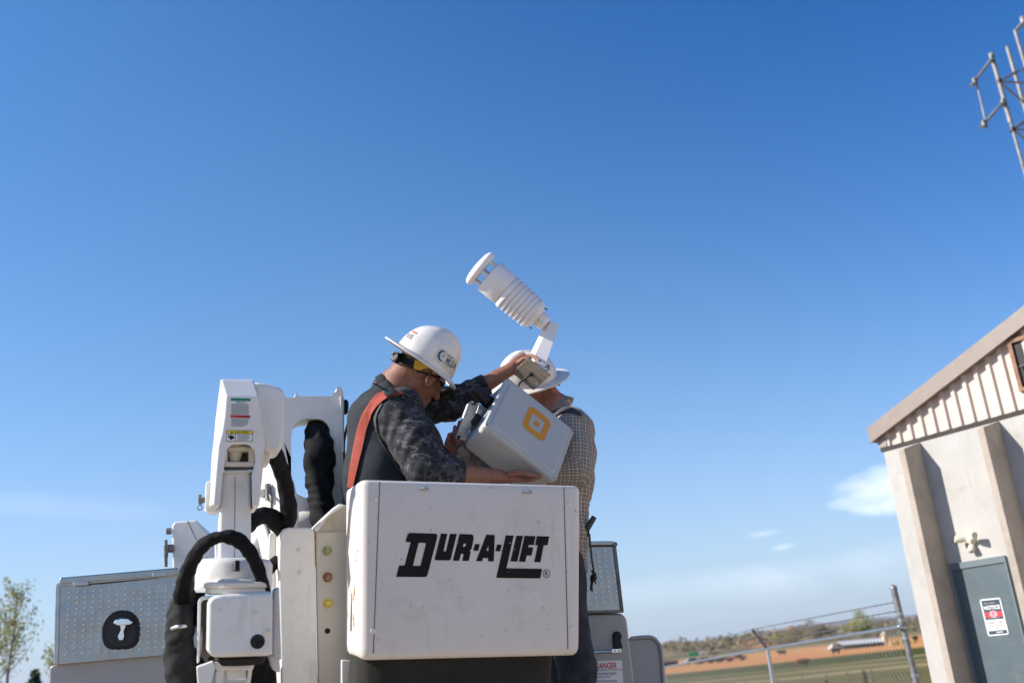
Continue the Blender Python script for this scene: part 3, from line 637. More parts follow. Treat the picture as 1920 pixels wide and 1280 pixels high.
# notices on the cover
def decal(fr, d, quads, parent, name, label=None):
    for nm, q, m_, txt in quads: pass
def plate(fr, q, d, th=.0015): 
    P = np.array([fr.px(x, y, d) for x, y in q]); return prism(P, P + fr.ey * th)
def printed(fr, q, d, body, m_, parent, name='print', shear=0.0, bold=0.0):
    v, f = text2d(body, shear, bold); p = on_quad(v, q); return add(name, (np.array([fr.px(x, y, d) for x, y in p]), f), m_, parent, smooth=False)
def lines(fr, q, d, rows, m_, parent, name='print', fill=.8, seed=1, cw=.035):
    """rows of tiny unreadable print"""
    r = np.random.default_rng(seed); out = []
    for i in range(rows):
        y0 = 1 - (i + .28) / rows; y1 = 1 - (i + .78) / rows; x = .02; end = .6 + .38 * r.random() if i == rows - 1 else .86 + .12 * r.random()
        while x < end:
            w = cw * (1 + 2.2 * r.random()); x2 = min(x + w, end); Q = on_quad(np.array([(x, y0), (x2, y0), (x2, y1), (x, y1)]), q); out.append((np.array([fr.px(a, b, d) for a, b in Q]), [(0, 1, 2, 3)])); x = x2 + cw * .5
    return add(name, out, m_, parent, smooth=False)
def sub(q, x0, x1, y0, y1): return on_quad(np.array([(x0, y1), (x1, y1), (x1, y0), (x0, y0)], float), q)
cd = .199
q = [(432.3, 745.5), (470, 746.5), (469.2, 802.5), (431, 801.5)]
nt1 = add('notice_label', plate(HF, q, cd - .0012), WHITEP, cov, smooth=False, label='white notice with green and red bands')
add('green_band', plate(HF, sub(q, .01, .99, .90, 1.0), cd - .0020), GREENP, nt1, smooth=False)
add('red_band', plate(HF, sub(q, .01, .99, .335, .435), cd - .0020), REDP, nt1, smooth=False)
printed(HF, sub(q, .34, .94, .35, .42), cd - .0024, 'DANGER', BLACK, nt1, 'red_band_print')
lines(HF, sub(q, .28, .88, .83, .89), cd - .0020, 1, NAVYP, nt1, 'notice_heading', cw=.12)
lines(HF, sub(q, .04, .97, .45, .82), cd - .0020, 8, NAVYP, nt1, 'notice_print')
lines(HF, sub(q, .04, .95, .04, .32), cd - .0020, 6, NAVYP, nt1, 'notice_print', seed=4)
q = [(424.8, 806), (474, 807), (473.3, 827.5), (424.2, 827)]
nt2 = add('caution_label', plate(HF, q, cd - .0012), BLACK, cov, smooth=False, label='yellow and white caution label')
add('caution_band', plate(HF, sub(q, .015, .985, .70, .97), cd - .0020), YELP, nt2, smooth=False)
add('pictogram_field', plate(HF, sub(q, .015, .335, .04, .66), cd - .0020), WHITEP, nt2, smooth=False)
add('caution_field', plate(HF, sub(q, .36, .985, .04, .66), cd - .0020), WHITEP, nt2, smooth=False)
printed(HF, sub(q, .30, .84, .735, .94), cd - .0026, 'CAUTION', BLACK, nt2, 'caution_lettering', bold=.02)
Q = sub(q, .15, .26, .73, .95); add('caution_triangle', (np.array([HF.px(*((Q[0] + Q[1]) / 2), cd - .0026), HF.px(*Q[2], cd - .0026), HF.px(*Q[3], cd - .0026)]), [(0, 1, 2)]), BLACK, nt2, smooth=False)
hand = [(.05,.52),(.10,.58),(.13,.42),(.15,.60),(.20,.60),(.22,.40),(.24,.56),(.29,.48),(.27,.36),(.31,.40),(.32,.30),(.24,.22),(.17,.10),(.14,.24),(.09,.34)]
hv, hf = fill2d([[(x * 100, y * 100) for x, y in hand]]); add('hand_pictogram', (np.array([HF.px(x, y, cd - .0026) for x, y in on_quad(hv / 100, q)]), hf), BLACK, nt2, smooth=False)
v_rows = ['Keep clear', 'Keep hands', 'to avoid', 'injury']
lines(HF, sub(q, .42, .94, .08, .62), cd - .0026, 4, NAVYP, nt2, 'caution_print', cw=.06, seed=8)

# main boom elbow behind, with the oblong opening
hole = [(546, 818), (548, 805), (554, 794), (562, 788), (571, 785), (598, 785), (607, 788), (614, 795), (618, 804), (619, 815), (618, 905), (614, 922), (604, 932), (586, 934), (570, 932), (558, 926), (549, 914), (546, 898)]
outer = [(520, 760), (530, 746), (552, 744.5), (555, 736), (557.5, 734.5), (559.5, 742.5), (621, 742.5), (626, 735), (630, 734.5), (632, 727), (635, 724.5), (640, 726), (643.5, 735), (645, 750), (646, 900), (652, 1010), (640, 1045), (520, 1045), (505, 1000)]
vv, ff = fill2d([outer, hole])
d0, t0 = .92, .20
A_ = np.array([LF.px(x, y, d0) for x, y in vv]); B_ = A_ + LF.ey * t0; n = len(A_)
from collections import Counter
ec = Counter(); ed = {}
for f in ff:
    for a, b in zip(f, f[1:] + f[:1]): ec[frozenset((a, b))] += 1; ed[frozenset((a, b))] = (a, b)
fs = [tuple(f) for f in ff] + [tuple(x + n for x in f[::-1]) for f in ff] + [(ed[e][1], ed[e][0], ed[e][0] + n, ed[e][1] + n) for e, c in ec.items() if c == 1]
boom = add('boom_elbow', (np.concatenate([A_, B_]), fs), WHITE, truck, bevel=.006, seg=2)
add('boom_flange', slab(LF, [(637.5, 742), (643, 742), (647, 905), (653, 1010), (645, 1010), (640, 905)], d0 - .02, .018), WHITE, boom, bevel=.003, seg=2)
add('boom_pin', lathe(LF.px(645, 763, d0 + .08), LF.ex, [(-.02, .035), (.012, .035), (.018, .026)], 20), BLACK, boom)
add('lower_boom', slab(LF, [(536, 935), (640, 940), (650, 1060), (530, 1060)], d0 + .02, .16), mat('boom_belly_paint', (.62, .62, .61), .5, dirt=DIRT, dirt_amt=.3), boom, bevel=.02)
add('boom_roller', lathe(LF.px(565, 982, d0 - .05), LF.ex, [(-.03, .045), (0, .055), (.05, .055), (.08, .04), (.16, .04), (.2, .05)], 24), CREAM, boom)
# sunlit knuckle plates between pillar and boom
JF = Frame(LF.px(508, 930, .62), rotm(R(-40), R(4), R(3)))
kn = add('knuckle_plate', slab(JF, [(483, 858), (506, 864), (520, 905), (528, 960), (524, 1040), (500, 1075), (466, 1075), (466, 960)], 0, .09), WHITE, truck, bevel=.010)
add('knuckle_latch', [lathe(JF.px(499, 925, -.002), -JF.ey, [(0, .018), (.02, .018)], 14), slab(JF, [(496, 908), (500, 906), (501, 936), (497, 938)], -.025, .02), tube(spline([JF.px(505, 925, -.01), JF.px(509, 935, -.03), JF.px(510, 955, -.02), JF.px(508, 962, -.005)], 5), .006, 8)], DSTEEL, kn)
add('knuckle_rod', tube([JF.px(494, 968, -.03), JF.px(508, 1012, -.03)], .009, 10), DSTEEL, kn)
add('rear_panel', slab(LF, [(505, 1000), (526, 990), (530, 1100), (500, 1100)], .5, .03), WHITE, truck, bevel=.006)
# hoses
def hose(name, pts, r, m_, d_seed=0, lump=.10, n=20, k=14):
    P = spline([p for p in pts], k); N_ = len(P); rr = np.interp(np.linspace(0, 1, N_), np.linspace(0, 1, len(r)), r)
    V, F_ = tube(P, list(rr), n); rg = np.random.default_rng(d_seed)
    ph = rg.random(6) * 6; C_ = np.repeat(P, n, 0); ang = np.tile(np.arange(n) * 2 * math.pi / n, N_); s = np.repeat(np.arange(N_), n) / k
    wv = lump * (.7 * np.sin(s * 2.3 + ph[0] + 1.4 * np.sin(ang + ph[4]) + np.sin(s * .9)) * (.5 + .5 * np.sin(s * 1.1 + ph[5])) + .35 * np.sin(s * 6.7 + ph[1] + 2.2 * np.sin(ang * 2 + ph[1])) + .22 * np.sin(s * 14 + 2.6 * np.sin(ang + ph[0]) + 2 * np.sin(s * 1.7)) * (.5 + .5 * np.sin(s * 2.3 + ang + ph[2])) + .4 * np.sin(ang * 2 + s * 1.3 + ph[2]) + .3 * np.sin(ang * 5 + s * 1.7 + ph[3]))
    V = C_ + (V - C_) * (1 + wv)[:, None]; return add(name, (V, F_), m_, truck)
h_ = lambda *a: [LF.px(x, y, d) for x, y, d in a]
h2_ = lambda *a: [HF.px(x, y, d) for x, y, d in a]
hose('hose', h_((503, 822, .20), (510, 840, .25), (522, 868, .29), (533, 900, .32), (539, 935, .34), (540, 965, .38), (533, 995, .43)), [.029, .030, .030, .031, .032, .032, .031], FABRIC, 1, .12)
hose('hose', h_((591, 792, 1.02), (594, 815, .95), (597, 845, .90), (600, 885, .88), (602, 925, .86), (603, 960, .84), (612, 1000, .80)), [.038, .054, .060, .058, .060, .058, .056], FABRIC, 2, .19)
hose('hose', h_((462, 985, .34), (476, 972, .36), (492, 966, .37), (508, 969, .38), (520, 981, .40), (531, 993, .43)), [.033] * 4, FABRIC, 3, .06)
hose('hose', h2_((340, 1126, .18), (343, 1106, .14), (350, 1078, .10), (360, 1052, .08), (376, 1026, .06), (400, 1010, .05), (426, 1006, .04), (450, 1014, .05), (469, 1035, .06), (484, 1066, .08), (494, 1100, .11), (500, 1122, .14)), [.025, .023, .0215, .021, .020, .020, .021, .021, .020, .020, .020], FABRIC, 4, .16)
hose('hose', h_((521, 1050, .42), (508, 1062, .40), (497, 1072, .38)), [.022, .024, .024], FABRIC, 7, .05)
hose('hose_sleeve', h2_((347, 1112, .22), (341, 1140, .20), (338, 1165, .17), (338, 1200, .15), (343, 1240, .15), (356, 1280, .16), (372, 1310, .17)), [.029, .038, .042, .046, .049, .051, .052], GREYFAB, 5, .15, n=24)
hose('hose', h2_((372, 1098, .30), (360, 1120, .28), (358, 1150, .26), (362, 1200, .26), (372, 1260, .28)), [.03, .036, .036, .036, .038], FABRIC, 6, .10)
hose('hose', h2_((486, 1234, .24), (484, 1260, .26), (478, 1300, .28)), [.03, .028, .028], FABRIC, 8, .08)
hose('hose', h_((502, 1240, .34), (500, 1265, .36), (500, 1300, .36)), [.03, .034, .034], FABRIC, 9, .08)
add('hose_clamp', tube(spline(h2_((323, 1178, .11), (331, 1175, .09), (340, 1174, .085), (347, 1174, .10)), 4), .006, 8), STEEL, truck)

# truck body: cabinets, toolboxes
TF = Frame(K(640, 1150, 4.55), rotm(R(8), 0, 0))
def tread(fr, quad, d, cell, parent, name, hgt=.0065):
    """raised lozenges of tread plate inside a quad"""
    q3 = [fr.loc(fr.px(x, y, d)) for x, y in quad]; xs = [p[0] for p in q3]; zs = [p[2] for p in q3]; out = []
    from_y = d; poly = [(p[0], p[2]) for p in q3]
    def inside(x, z):
        s = []
        for (x1, z1), (x2, z2) in zip(poly, poly[1:] + poly[:1]): s.append(((x2 - x1) * (z - z1) - (z2 - z1) * (x - x1)) / math.hypot(x2 - x1, z2 - z1))
        return all(v < -.011 for v in s) or all(v > .011 for v in s)
    cx_, cz_ = cell * 1.18, cell * .82
    i0, i1 = int(min(xs) / cx_) - 1, int(max(xs) / cx_) + 2; j0, j1 = int(min(zs) / cz_) - 1, int(max(zs) / cz_) + 2
    for i in range(i0, i1):
        for j in range(j0, j1):
            x, z = (i + .5) * cx_, (j + .5) * cz_; a = R(40) if (i + j) % 2 else R(-40)
            if not inside(x, z): continue
            u = np.array([math.cos(a), math.sin(a)]); v = np.array([-u[1], u[0]]); l, w = cell * .46, cell * .105; V = []
            for k in range(8):
                t = 2 * math.pi * k / 8; p = u * l * math.cos(t) + v * w * math.sin(t); V.append(fr.w(x + p[0], from_y, z + p[1]))
            for k in range(8):
                t = 2 * math.pi * k / 8; p = u * l * .72 * math.cos(t) + v * w * .45 * math.sin(t); V.append(fr.w(x + p[0], from_y - hgt, z + p[1]))
            out.append((np.array(V), [(k, (k + 1) % 8, 8 + (k + 1) % 8, 8 + k) for k in range(8)] + [tuple(range(8, 16))]))
    return add(name, out, mat('bright_tread_lug', (.78, .77, .75), .16, 1.0, var=.08, vscale=30), parent)
TBW = mat('white_body_paint', (.33, .315, .31), .30, var=.015, coat=.3, dirt=DIRT, dirt_amt=.12)  # white paint, its colour darkened for the shade on the truck body
tbL = add('toolbox', slab(TF, [(107, 1094), (335, 1073), (337, 1225), (102, 1246)], 0, .55), ALU, truck, bevel=.004, seg=2, label='tread plate toolbox with a black handle recess')
tread(TF, [(113, 1102), (332, 1081), (334, 1222), (107, 1243)], 0, .0285, tbL, 'tread_face')
add('toolbox_lid', slab(TF, [(112, 1082), (330, 1063.5), (335, 1065), (336, 1073), (334, 1078), (110, 1095)], -.012, .58), ALU, tbL, bevel=.006, seg=2, label='bent tread plate lid')
add('lid_seal', slab(TF, [(150, 1091), (296, 1079), (296, 1083), (190, 1094), (150, 1096)], -.006, .02), DARKTRIM, tbL, smooth=False)
for a, b, c_, e in ((137, 1094, 166, 1097), (286, 1077, 311, 1081)):
    add('hinge', slab(TF, [(a, b - 3), (c_, b - 5), (c_, b + 2), (a, b + 4)], -.02, .012), STEEL, tbL, bevel=.003, seg=2)
add('edge_trim', [slab(TF, [(104, 1094), (112, 1091), (109, 1243), (100, 1245)], -.006, .02), slab(TF, [(104, 1093), (336, 1073), (337, 1079), (108, 1099)], -.007, .02)], STEEL, tbL, bevel=.003, seg=2)
def hs(cx, cy, w, h, sk=0.0, n=26):
    out = []
    for k in range(n):
        t = 2 * math.pi * k / n; c_, s_ = math.cos(t), math.sin(t); e = .55 if s_ > 0 else .9
        out.append((cx + w * np.sign(c_) * abs(c_) ** e - sk * s_, cy + h * np.sign(s_) * abs(s_) ** (.75 if s_ > 0 else 1) - c_ * w * .09))
    return out
lat = add('handle_recess', slab(TF, hs(226.5, 1180, 36, 37), -.008, .02), BLACK, tbL, bevel=.004, seg=2)
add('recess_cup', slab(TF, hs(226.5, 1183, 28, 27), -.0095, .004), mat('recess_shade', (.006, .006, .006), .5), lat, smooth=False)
add('handle', [slab(TF, [(212, 1168), (216, 1161), (227, 1158), (241, 1159), (250, 1166), (243, 1170.5), (221, 1172)], -.028, .012), slab(TF, [(224, 1170), (237, 1170), (232, 1182), (233, 1192), (231, 1199), (223, 1200), (220, 1193), (226, 1181)], -.026, .010)], CHROME, lat, bevel=.004, seg=3)
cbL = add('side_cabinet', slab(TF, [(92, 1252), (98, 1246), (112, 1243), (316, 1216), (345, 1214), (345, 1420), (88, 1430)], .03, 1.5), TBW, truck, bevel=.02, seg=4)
# second boom section behind the toolbox
b2 = add('boom_rest', slab(TF, [(322, 985), (327, 977), (368, 974), (393, 1008), (400, 1090), (330, 1090), (323, 1062)], .25, .5), WHITE, truck, bevel=.010, seg=3)
add('seam', slab(TF, [(351, 976), (352.5, 976), (369, 1012), (367.5, 1012)], .2485, .004), SEAM, b2, smooth=False)
add('boom_rest_hinge', [tube([TF.px(311, 1012, .22), TF.px(311, 1062, .22)], .008, 8), lathe(TF.px(317, 1028, .24), TF.ex, [(-.02, .020), (.016, .020), (.022, .014)], 16), tube([TF.px(311, 1022, .2), TF.px(311, 1044, .2)], .010, 10), lathe(TF.px(321, 995, .26), -TF.ex, [(0, .016), (.02, .016)], 12)], DSTEEL, b2)
for x, y in ((388, 1046), (389, 1052)): add('rivet', disc_on(TF, x, y, .25, .007, .008), STEEL, b2)
# driver-side rear: second toolbox and cabinet
tbR = add('toolbox', slab(TF, [(1060, 1024), (1153.5, 1022), (1168.5, 1146), (1060, 1149)], .05, .6), ALU, truck, bevel=.004, seg=2, label='narrow tread plate toolbox above the danger label')
tread(TF, [(1062, 1030), (1150, 1028), (1164, 1141), (1062, 1144)], .05, .0285, tbR, 'tread_face')
add('toolbox_lid', slab(TF, [(1060, 1014.5), (1150, 1013.5), (1152, 1021), (1060, 1022)], .04, .62), ALU, tbR, bevel=.003, seg=2)
add('lid_seal', slab(TF, [(1060, 1021.6), (1153, 1020.4), (1153.6, 1024), (1060, 1025)], .044, .3), DARKTRIM, tbR, smooth=False)
add('edge_trim', [slab(TF, [(1149, 1023), (1155, 1018), (1170, 1146), (1164, 1147)], .042, .02), slab(TF, [(1060, 1145), (1169, 1142.5), (1169.5, 1147.5), (1060, 1150)], .042, .02), lathe(TF.px(1153, 1020, .04), -TF.ey, [(0, .012), (.006, .012)], 10)], DSTEEL, tbR, bevel=.002, seg=1)
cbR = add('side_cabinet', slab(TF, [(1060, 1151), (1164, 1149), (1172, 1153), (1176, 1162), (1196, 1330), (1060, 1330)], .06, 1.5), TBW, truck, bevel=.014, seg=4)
lt = add('latch', [disc_on(TF, 1156.5, 1192, .06, .0215, .020), slab(TF, [(1150, 1194), (1163, 1194), (1168, 1215), (1152, 1215)], .035, .022)], BLACK, cbR, bevel=.004, seg=2)
add('grab_bar', [tube([TF.px(1090, 1223, .045), TF.px(1148, 1220.5, .045)], .0055, 10), slab(TF, [(1146, 1216), (1165, 1214.5), (1165, 1222), (1146, 1223.5)], .045, .013)], CHROME, cbR, bevel=.002, seg=2)
for x, y in ((1153, 1219.5), (1161, 1218.8)): add('screw', disc_on(TF, x, y, .045, .0035, .003), DSTEEL, cbR)
q = [(1104, 1239), (1166, 1237), (1172, 1330), (1104, 1330)]
dl = add('danger_label', plate(TF, q, .0588), WHITEP, cbR, smooth=False, label='white label headed DANGER in red')
printed(TF, [(1117, 1241.5), (1156, 1240.5), (1156.8, 1252.5), (1117, 1253.5)], .0578, 'DANGER', REDP, dl, 'danger_lettering', bold=.02)
add('danger_triangle', (np.array([TF.px(1110, 1242, .0578), TF.px(1114.5, 1253.5, .0578), TF.px(1105, 1253.5, .0578)]), [(0, 1, 2)]), REDP, dl, smooth=False)
add('danger_rule', plate(TF, [(1106, 1255.2), (1167, 1254), (1167, 1255), (1106, 1256.2)], .0580, .0005), BLACK, dl, smooth=False)
printed(TF, [(1111, 1258.5), (1155, 1257.5), (1155.5, 1264), (1111, 1265)], .0578, 'Electrocution hazard', NAVYP, dl, 'danger_print')
printed(TF, [(1121, 1265.5), (1145, 1265), (1145.3, 1270.5), (1121, 1271)], .0578, 'keep clear', NAVYP, dl, 'danger_print')
lines(TF, [(1108, 1274), (1160, 1273), (1163, 1300), (1108, 1300)], .0578, 6, GREYP, dl, 'danger_small_print', seed=5)
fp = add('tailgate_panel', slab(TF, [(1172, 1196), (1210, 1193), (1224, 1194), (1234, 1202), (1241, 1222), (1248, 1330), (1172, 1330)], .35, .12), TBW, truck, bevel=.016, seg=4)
add('panel_rim', tube(spline([TF.px(x, y, .345) for x, y in ((1182, 1196), (1210, 1193.5), (1224, 1195), (1233, 1203), (1240, 1222), (1247, 1320))], 6), .009, 8), TBW, fp)
# chassis, deck and wheels carry the body
BX = Frame((TRUCK[0], 4.6, 0), rotm(R(8), 0, 0))
add('deck', box(BX, -.78, .86, -.25, 3.2, 1.02, 1.10), DSTEEL, truck, bevel=.01)
add('step_bumper', box(BX, -1.05, 1.15, -.3, .05, .55, .70), DSTEEL, truck, bevel=.01)
add('chassis', [box(BX, -.5, -.35, 0, 7.2, .72, 1.0), box(BX, .45, .6, 0, 7.2, .72, 1.0)], DARKTRIM, truck, bevel=.01)
add('cab', [box(BX, -.95, 1.05, 4.4, 6.2, .6, 1.75), slab(BX, [], 0, 0) if False else box(BX, -.85, .95, 4.5, 5.7, 1.75, 2.2), box(BX, -.9, 1.0, 6.2, 7.4, .6, 1.45)], TBW, truck, bevel=.08, seg=3)
for yy in (1.6, 6.3):
    for xx in (-.98, .84):
        P = BX.w(xx, yy, .45); wh = add('wheel', lathe(P, BX.ex, [(0, .30), (.02, .43), (.06, .45), (.2, .45), (.24, .43), (.26, .3)], 28), BLACK, truck)
        add('rim', lathe(P + BX.ex * .03, BX.ex, [(-.02, .24), (.0, .27), (.2, .27), (.22, .24)], 20), STEEL, wh)
add('lift_turret', [lathe(BX.w(-.2, 2.0, 1.1), (0, 0, 1.), [(0, .34), (.12, .34), (.16, .28), (1.0, .24), (1.1, .2)], 28)], WHITE, truck)

# ------------------------------------------------------------------ weather station held above the bucket
WF = Frame((.0526, 4.2, 2.562), rotm(R(40.2), R(-14.9), R(37.4)))
WW, WH, WD = .40, .34, .185
wst = thing('weather_station', 'grey equipment box with orange square emblem, carrying a white sensor on a bent arm', 'weather station', WF.O)
def rslab(fr, x0, x1, z0, z1, y0, y1, r, taper=0.0, n=5):
    A = np.array([fr.w(x, y0, z) for x, z in rrect(x0 + taper, x1 - taper, z0 + taper, z1 - taper, r, n)]); B = np.array([fr.w(x, y1, z) for x, z in rrect(x0, x1, z0, z1, r, n)]); return prism(A, B)
enc = add('enclosure', rslab(WF, -WW / 2 + .010, WW / 2 - .010, -WH / 2 + .010, WH / 2 - .010, .026, WD, .016), ENC, wst, bevel=.006)
add('enclosure_rim', rslab(WF, -WW / 2 + .003, WW / 2 - .003, -WH / 2 + .003, WH / 2 - .003, .024, .034, .016), ENC, enc, bevel=.002, seg=2)
lid = add('lid', [rslab(WF, -WW / 2, WW / 2, -WH / 2, WH / 2, .004, .022, .018, .003), rslab(WF, -WW / 2 + .022, WW / 2 - .022, -WH / 2 + .022, WH / 2 - .022, -.003, .006, .022, .006)], ENC, wst, bevel=.004, seg=3)
for x, z in ((-1, 1), (1, 1), (1, -1), (-1, -1)):
    add('lid_screw', lathe(WF.w(x * (WW / 2 - .013), .006, z * (WH / 2 - .013)), -WF.ey, [(0, .0045), (.003, .0045), (.0035, .003)], 12), DSTEEL, lid)
lc = WF.loc(WF.px(1006, 794, -.003))
def ring2d(o, i, m_, name):
    v, f = fill2d([o, i] if i else [o]); return add(name, (np.array([WF.w(lc[0] + x, -.0042, lc[2] + z) for x, z in v]), f), m_, lid, smooth=False)
ring2d(rrect(-.062, .062, -.072, .072, .026, 8), [(-.034, -.040), (.028, -.040), (.034, -.034), (.034, .040), (-.028, .040), (-.034, .034)], LOGO, 'emblem')
ring2d(rrect(-.013, .013, -.0155, .0155, .002, 2), None, LOGO, 'emblem_square')
# mast bracket, clamp and antenna on the narrow side of the box
BFr = Frame(WF.O, WF.M)
sd = Frame(WF.w(-WW / 2 + .01, 0, 0), np.stack([WF.ey * -1, WF.ex, WF.ez], 1))
ant_a = K(914, 752, 4.20); ant_b = K(886, 727, 4.16)
add('antenna', [tube([ant_a, K(903, 742, 4.185), ant_b], [.030, .027, .025], 18), tube([K(925, 765, 4.23), ant_a], [.033, .031], 18)], BLACK, wst)
MF = Frame(K(880, 790, 4.13), np.stack([unit(CR * .8 + CF * .6), unit(CF * .8 - CR * .6), CU], 1))
mb = add('mast_bracket', [slab(MF, [(878, 757), (888, 751), (899, 757), (874, 827), (854, 821)], 0, .012), slab(MF, [(882, 806), (899, 757), (918, 768), (900, 810)], .02, .05)], mat('bracket_zinc', (.30, .32, .34), .4, .8, var=.12, vscale=25), wst, bevel=.002, seg=1)
add('bracket_bolt', disc_on(MF, 860, 819, 0, .008, .006), BLACK, mb); add('bracket_bolt', disc_on(MF, 888, 755.5, 0, .009, .012), BLACK, mb); add('bracket_bolt', lathe(MF.px(893, 753, -.002), MF.ex, [(-.01, .006), (.014, .006)], 8), BLACK, mb)
add('rubber_pad', slab(MF, [(883, 790), (897, 774), (905, 781), (892, 797), (886, 797)], -.004, .03), BLACK, wst, bevel=.004)
add('pipe_clamp', [slab(MF, [(857, 845), (868, 832), (882, 850), (880, 873), (872, 868), (862, 856)], .02, .025), slab(MF, [(853, 855), (861, 848), (866, 860), (858, 866)], .01, .02), tube([MF.px(870, 826, .01), MF.px(874, 848, .03)], .007, 8)], DSTEEL, wst, bevel=.003, seg=2)
# mounting plate with cable, arm
PY = 4.335
PF = None
pq = [(989, 670.5), (1032, 704), (1000, 731.5), (960, 699)]
ptl = K(*pq[0], PY - .035); ptr = K(*pq[1], PY - .03); pbl = K(*pq[3], PY + .035)
pex = unit(ptr - ptl); pez = unit((ptl - pbl) - pex * ((ptl - pbl) @ pex)); pey = np.cross(pez, pex)
PF = Frame((ptr + pbl) / 2, np.stack([pex, pey, pez], 1))
pl = add('mounting_plate', slab(PF, pq, 0, .010), ALUPLATE, wst, bevel=.001, seg=1, label='bare drilled aluminium base plate')
for x, y, r in ((990, 680.5, .0032), (971, 696, .0032), (978, 700, .0022), (1021, 707, .0034), (1014.5, 702.5, .0024), (1002, 722, .0034), (997.5, 717, .0022)):
    add('plate_hole', disc_on(PF, x, y, .0005, r, .0006, 10, False), DARKTRIM, pl)
add('cable_gland', [disc_on(PF, 996, 701.5, 0, .0105, .005, 14), disc_on(PF, 998, 702.5, 0, .006, .008, 10)], BLACK, pl)
add('cable', tube(spline([PF.px(995, 702, -.008), PF.px(988, 707, -.016), PF.px(980, 713, -.016), PF.px(974, 719, .0), PF.px(970, 730, .03)], 6), .0042, 8), BLACK, wst)
arm_pts = [(1015, 690), (1001, 667), (1033.5, 600), (1050, 608.5)]
afr = [K(x, y, PY + .02 + .0004 * (690 - y)) for x, y in ((1003.5, 697), (1001, 668), (1033.0, 601.5), (1049.5, 609), (1017, 701))]
arm = add('sensor_arm', prism(np.array(afr), np.array(afr) + unit(CF * .72 - CR * .66 - CU * .1) * .036), SENSOR, wst, bevel=.002, seg=2)
# sensor body, turned round the axis from its base to its cap
s0 = K(1022, 607, PY + .05); s1 = K(892, 496, PY - .06); sa = unit(s1 - s0); SLn = np.linalg.norm(s1 - s0); U_ = SLn / 166.0
P_ = lambda pr: [(h * U_, r * U_) for h, r in pr]
sn = add('sensor_base', [lathe(s0, sa, P_([(-2, 10), (0, 13.5), (3, 15), (14, 15.5), (16, 14), (25, 15)]), 30), lathe(s0, sa, P_([(18, 19), (20, 24), (25, 27.5), (31, 29), (33, 28)]), 36)], SENSOR, wst)
for k in range(7):
    h0 = 30 + k * 9.2; r0 = 29.3 + k * .42
    add('radiation_shield', lathe(s0, sa, P_([(h0 + 9.6, r0 - 2.2), (h0 + 5.5, r0 + .5), (h0 + 1.2, r0 + 1.9), (h0 + .1, r0 + 2.0), (h0 - .5, r0 + 1.5), (h0 + .1, r0 - 1.2), (h0 + 1, r0 - 5), (h0 + 1, 16)]), 44), SENSOR, wst)
add('shield_core', lathe(s0, sa, P_([(28, 25), (97, 27)]), 30), SENSOR, sn)
add('sensor_drum', lathe(s0, sa, P_([(95, 29), (96, 31.2), (98, 31.8), (132, 32.2), (134.5, 31.4), (135, 29.5), (133.6, 28), (133.6, 0)]), 48), SENSOR, wst)
cp = add('sensor_cap', lathe(s0, sa, P_([(148, 12), (148.5, 31), (150, 34.5), (154, 36.8), (158, 36.2), (161.5, 32.5), (164, 25), (165.6, 12), (166, 0)]), 48), SENSOR, wst)
ca = unit(np.cross(sa, CF)); cb = np.cross(sa, ca)
for k in range(6):
    t = 2 * math.pi * k / 6 + .35; o_ = (ca * math.cos(t) + cb * math.sin(t)) * 25.5 * U_
    add('cap_post', tube([s0 + sa * 132.5 * U_ + o_, s0 + sa * 149 * U_ + o_], 2.3 * U_, 10), SENSOR, cp)
    t += .52; o_ = (ca * math.cos(t) + cb * math.sin(t)) * 21 * U_
    add('transducer', lathe(s0 + sa * 133 * U_ + o_, sa - .25 * o_ / np.linalg.norm(o_), P_([(0, 4.2), (3, 4.2), (4.4, 3), (4.6, 0)]), 12), SENSOR, cp)
for (px, py) in ((1024, 579), (995, 614)):
    P = K(px, py, PY); q = unit(CR * .82 + CU * .35 * -1)
    add('mount_screw', [tube([P - q * .008, P + q * .008], .0022, 6), tube([P - q * .006 - CU * .005, P - q * .006 + CU * .005], .002, 6), tube([P + q * .004 - CU * .006, P + q * .004 + CU * .004], .002, 6)], DSTEEL, sn)
for dx in (-3, 2.2): add('mount_screw', lathe(K(1013 + dx, 602 + dx * .7, PY - .04), -CF, [(-.02, .0035), (.004, .0035), (.005, .002)], 8), DSTEEL, sn)

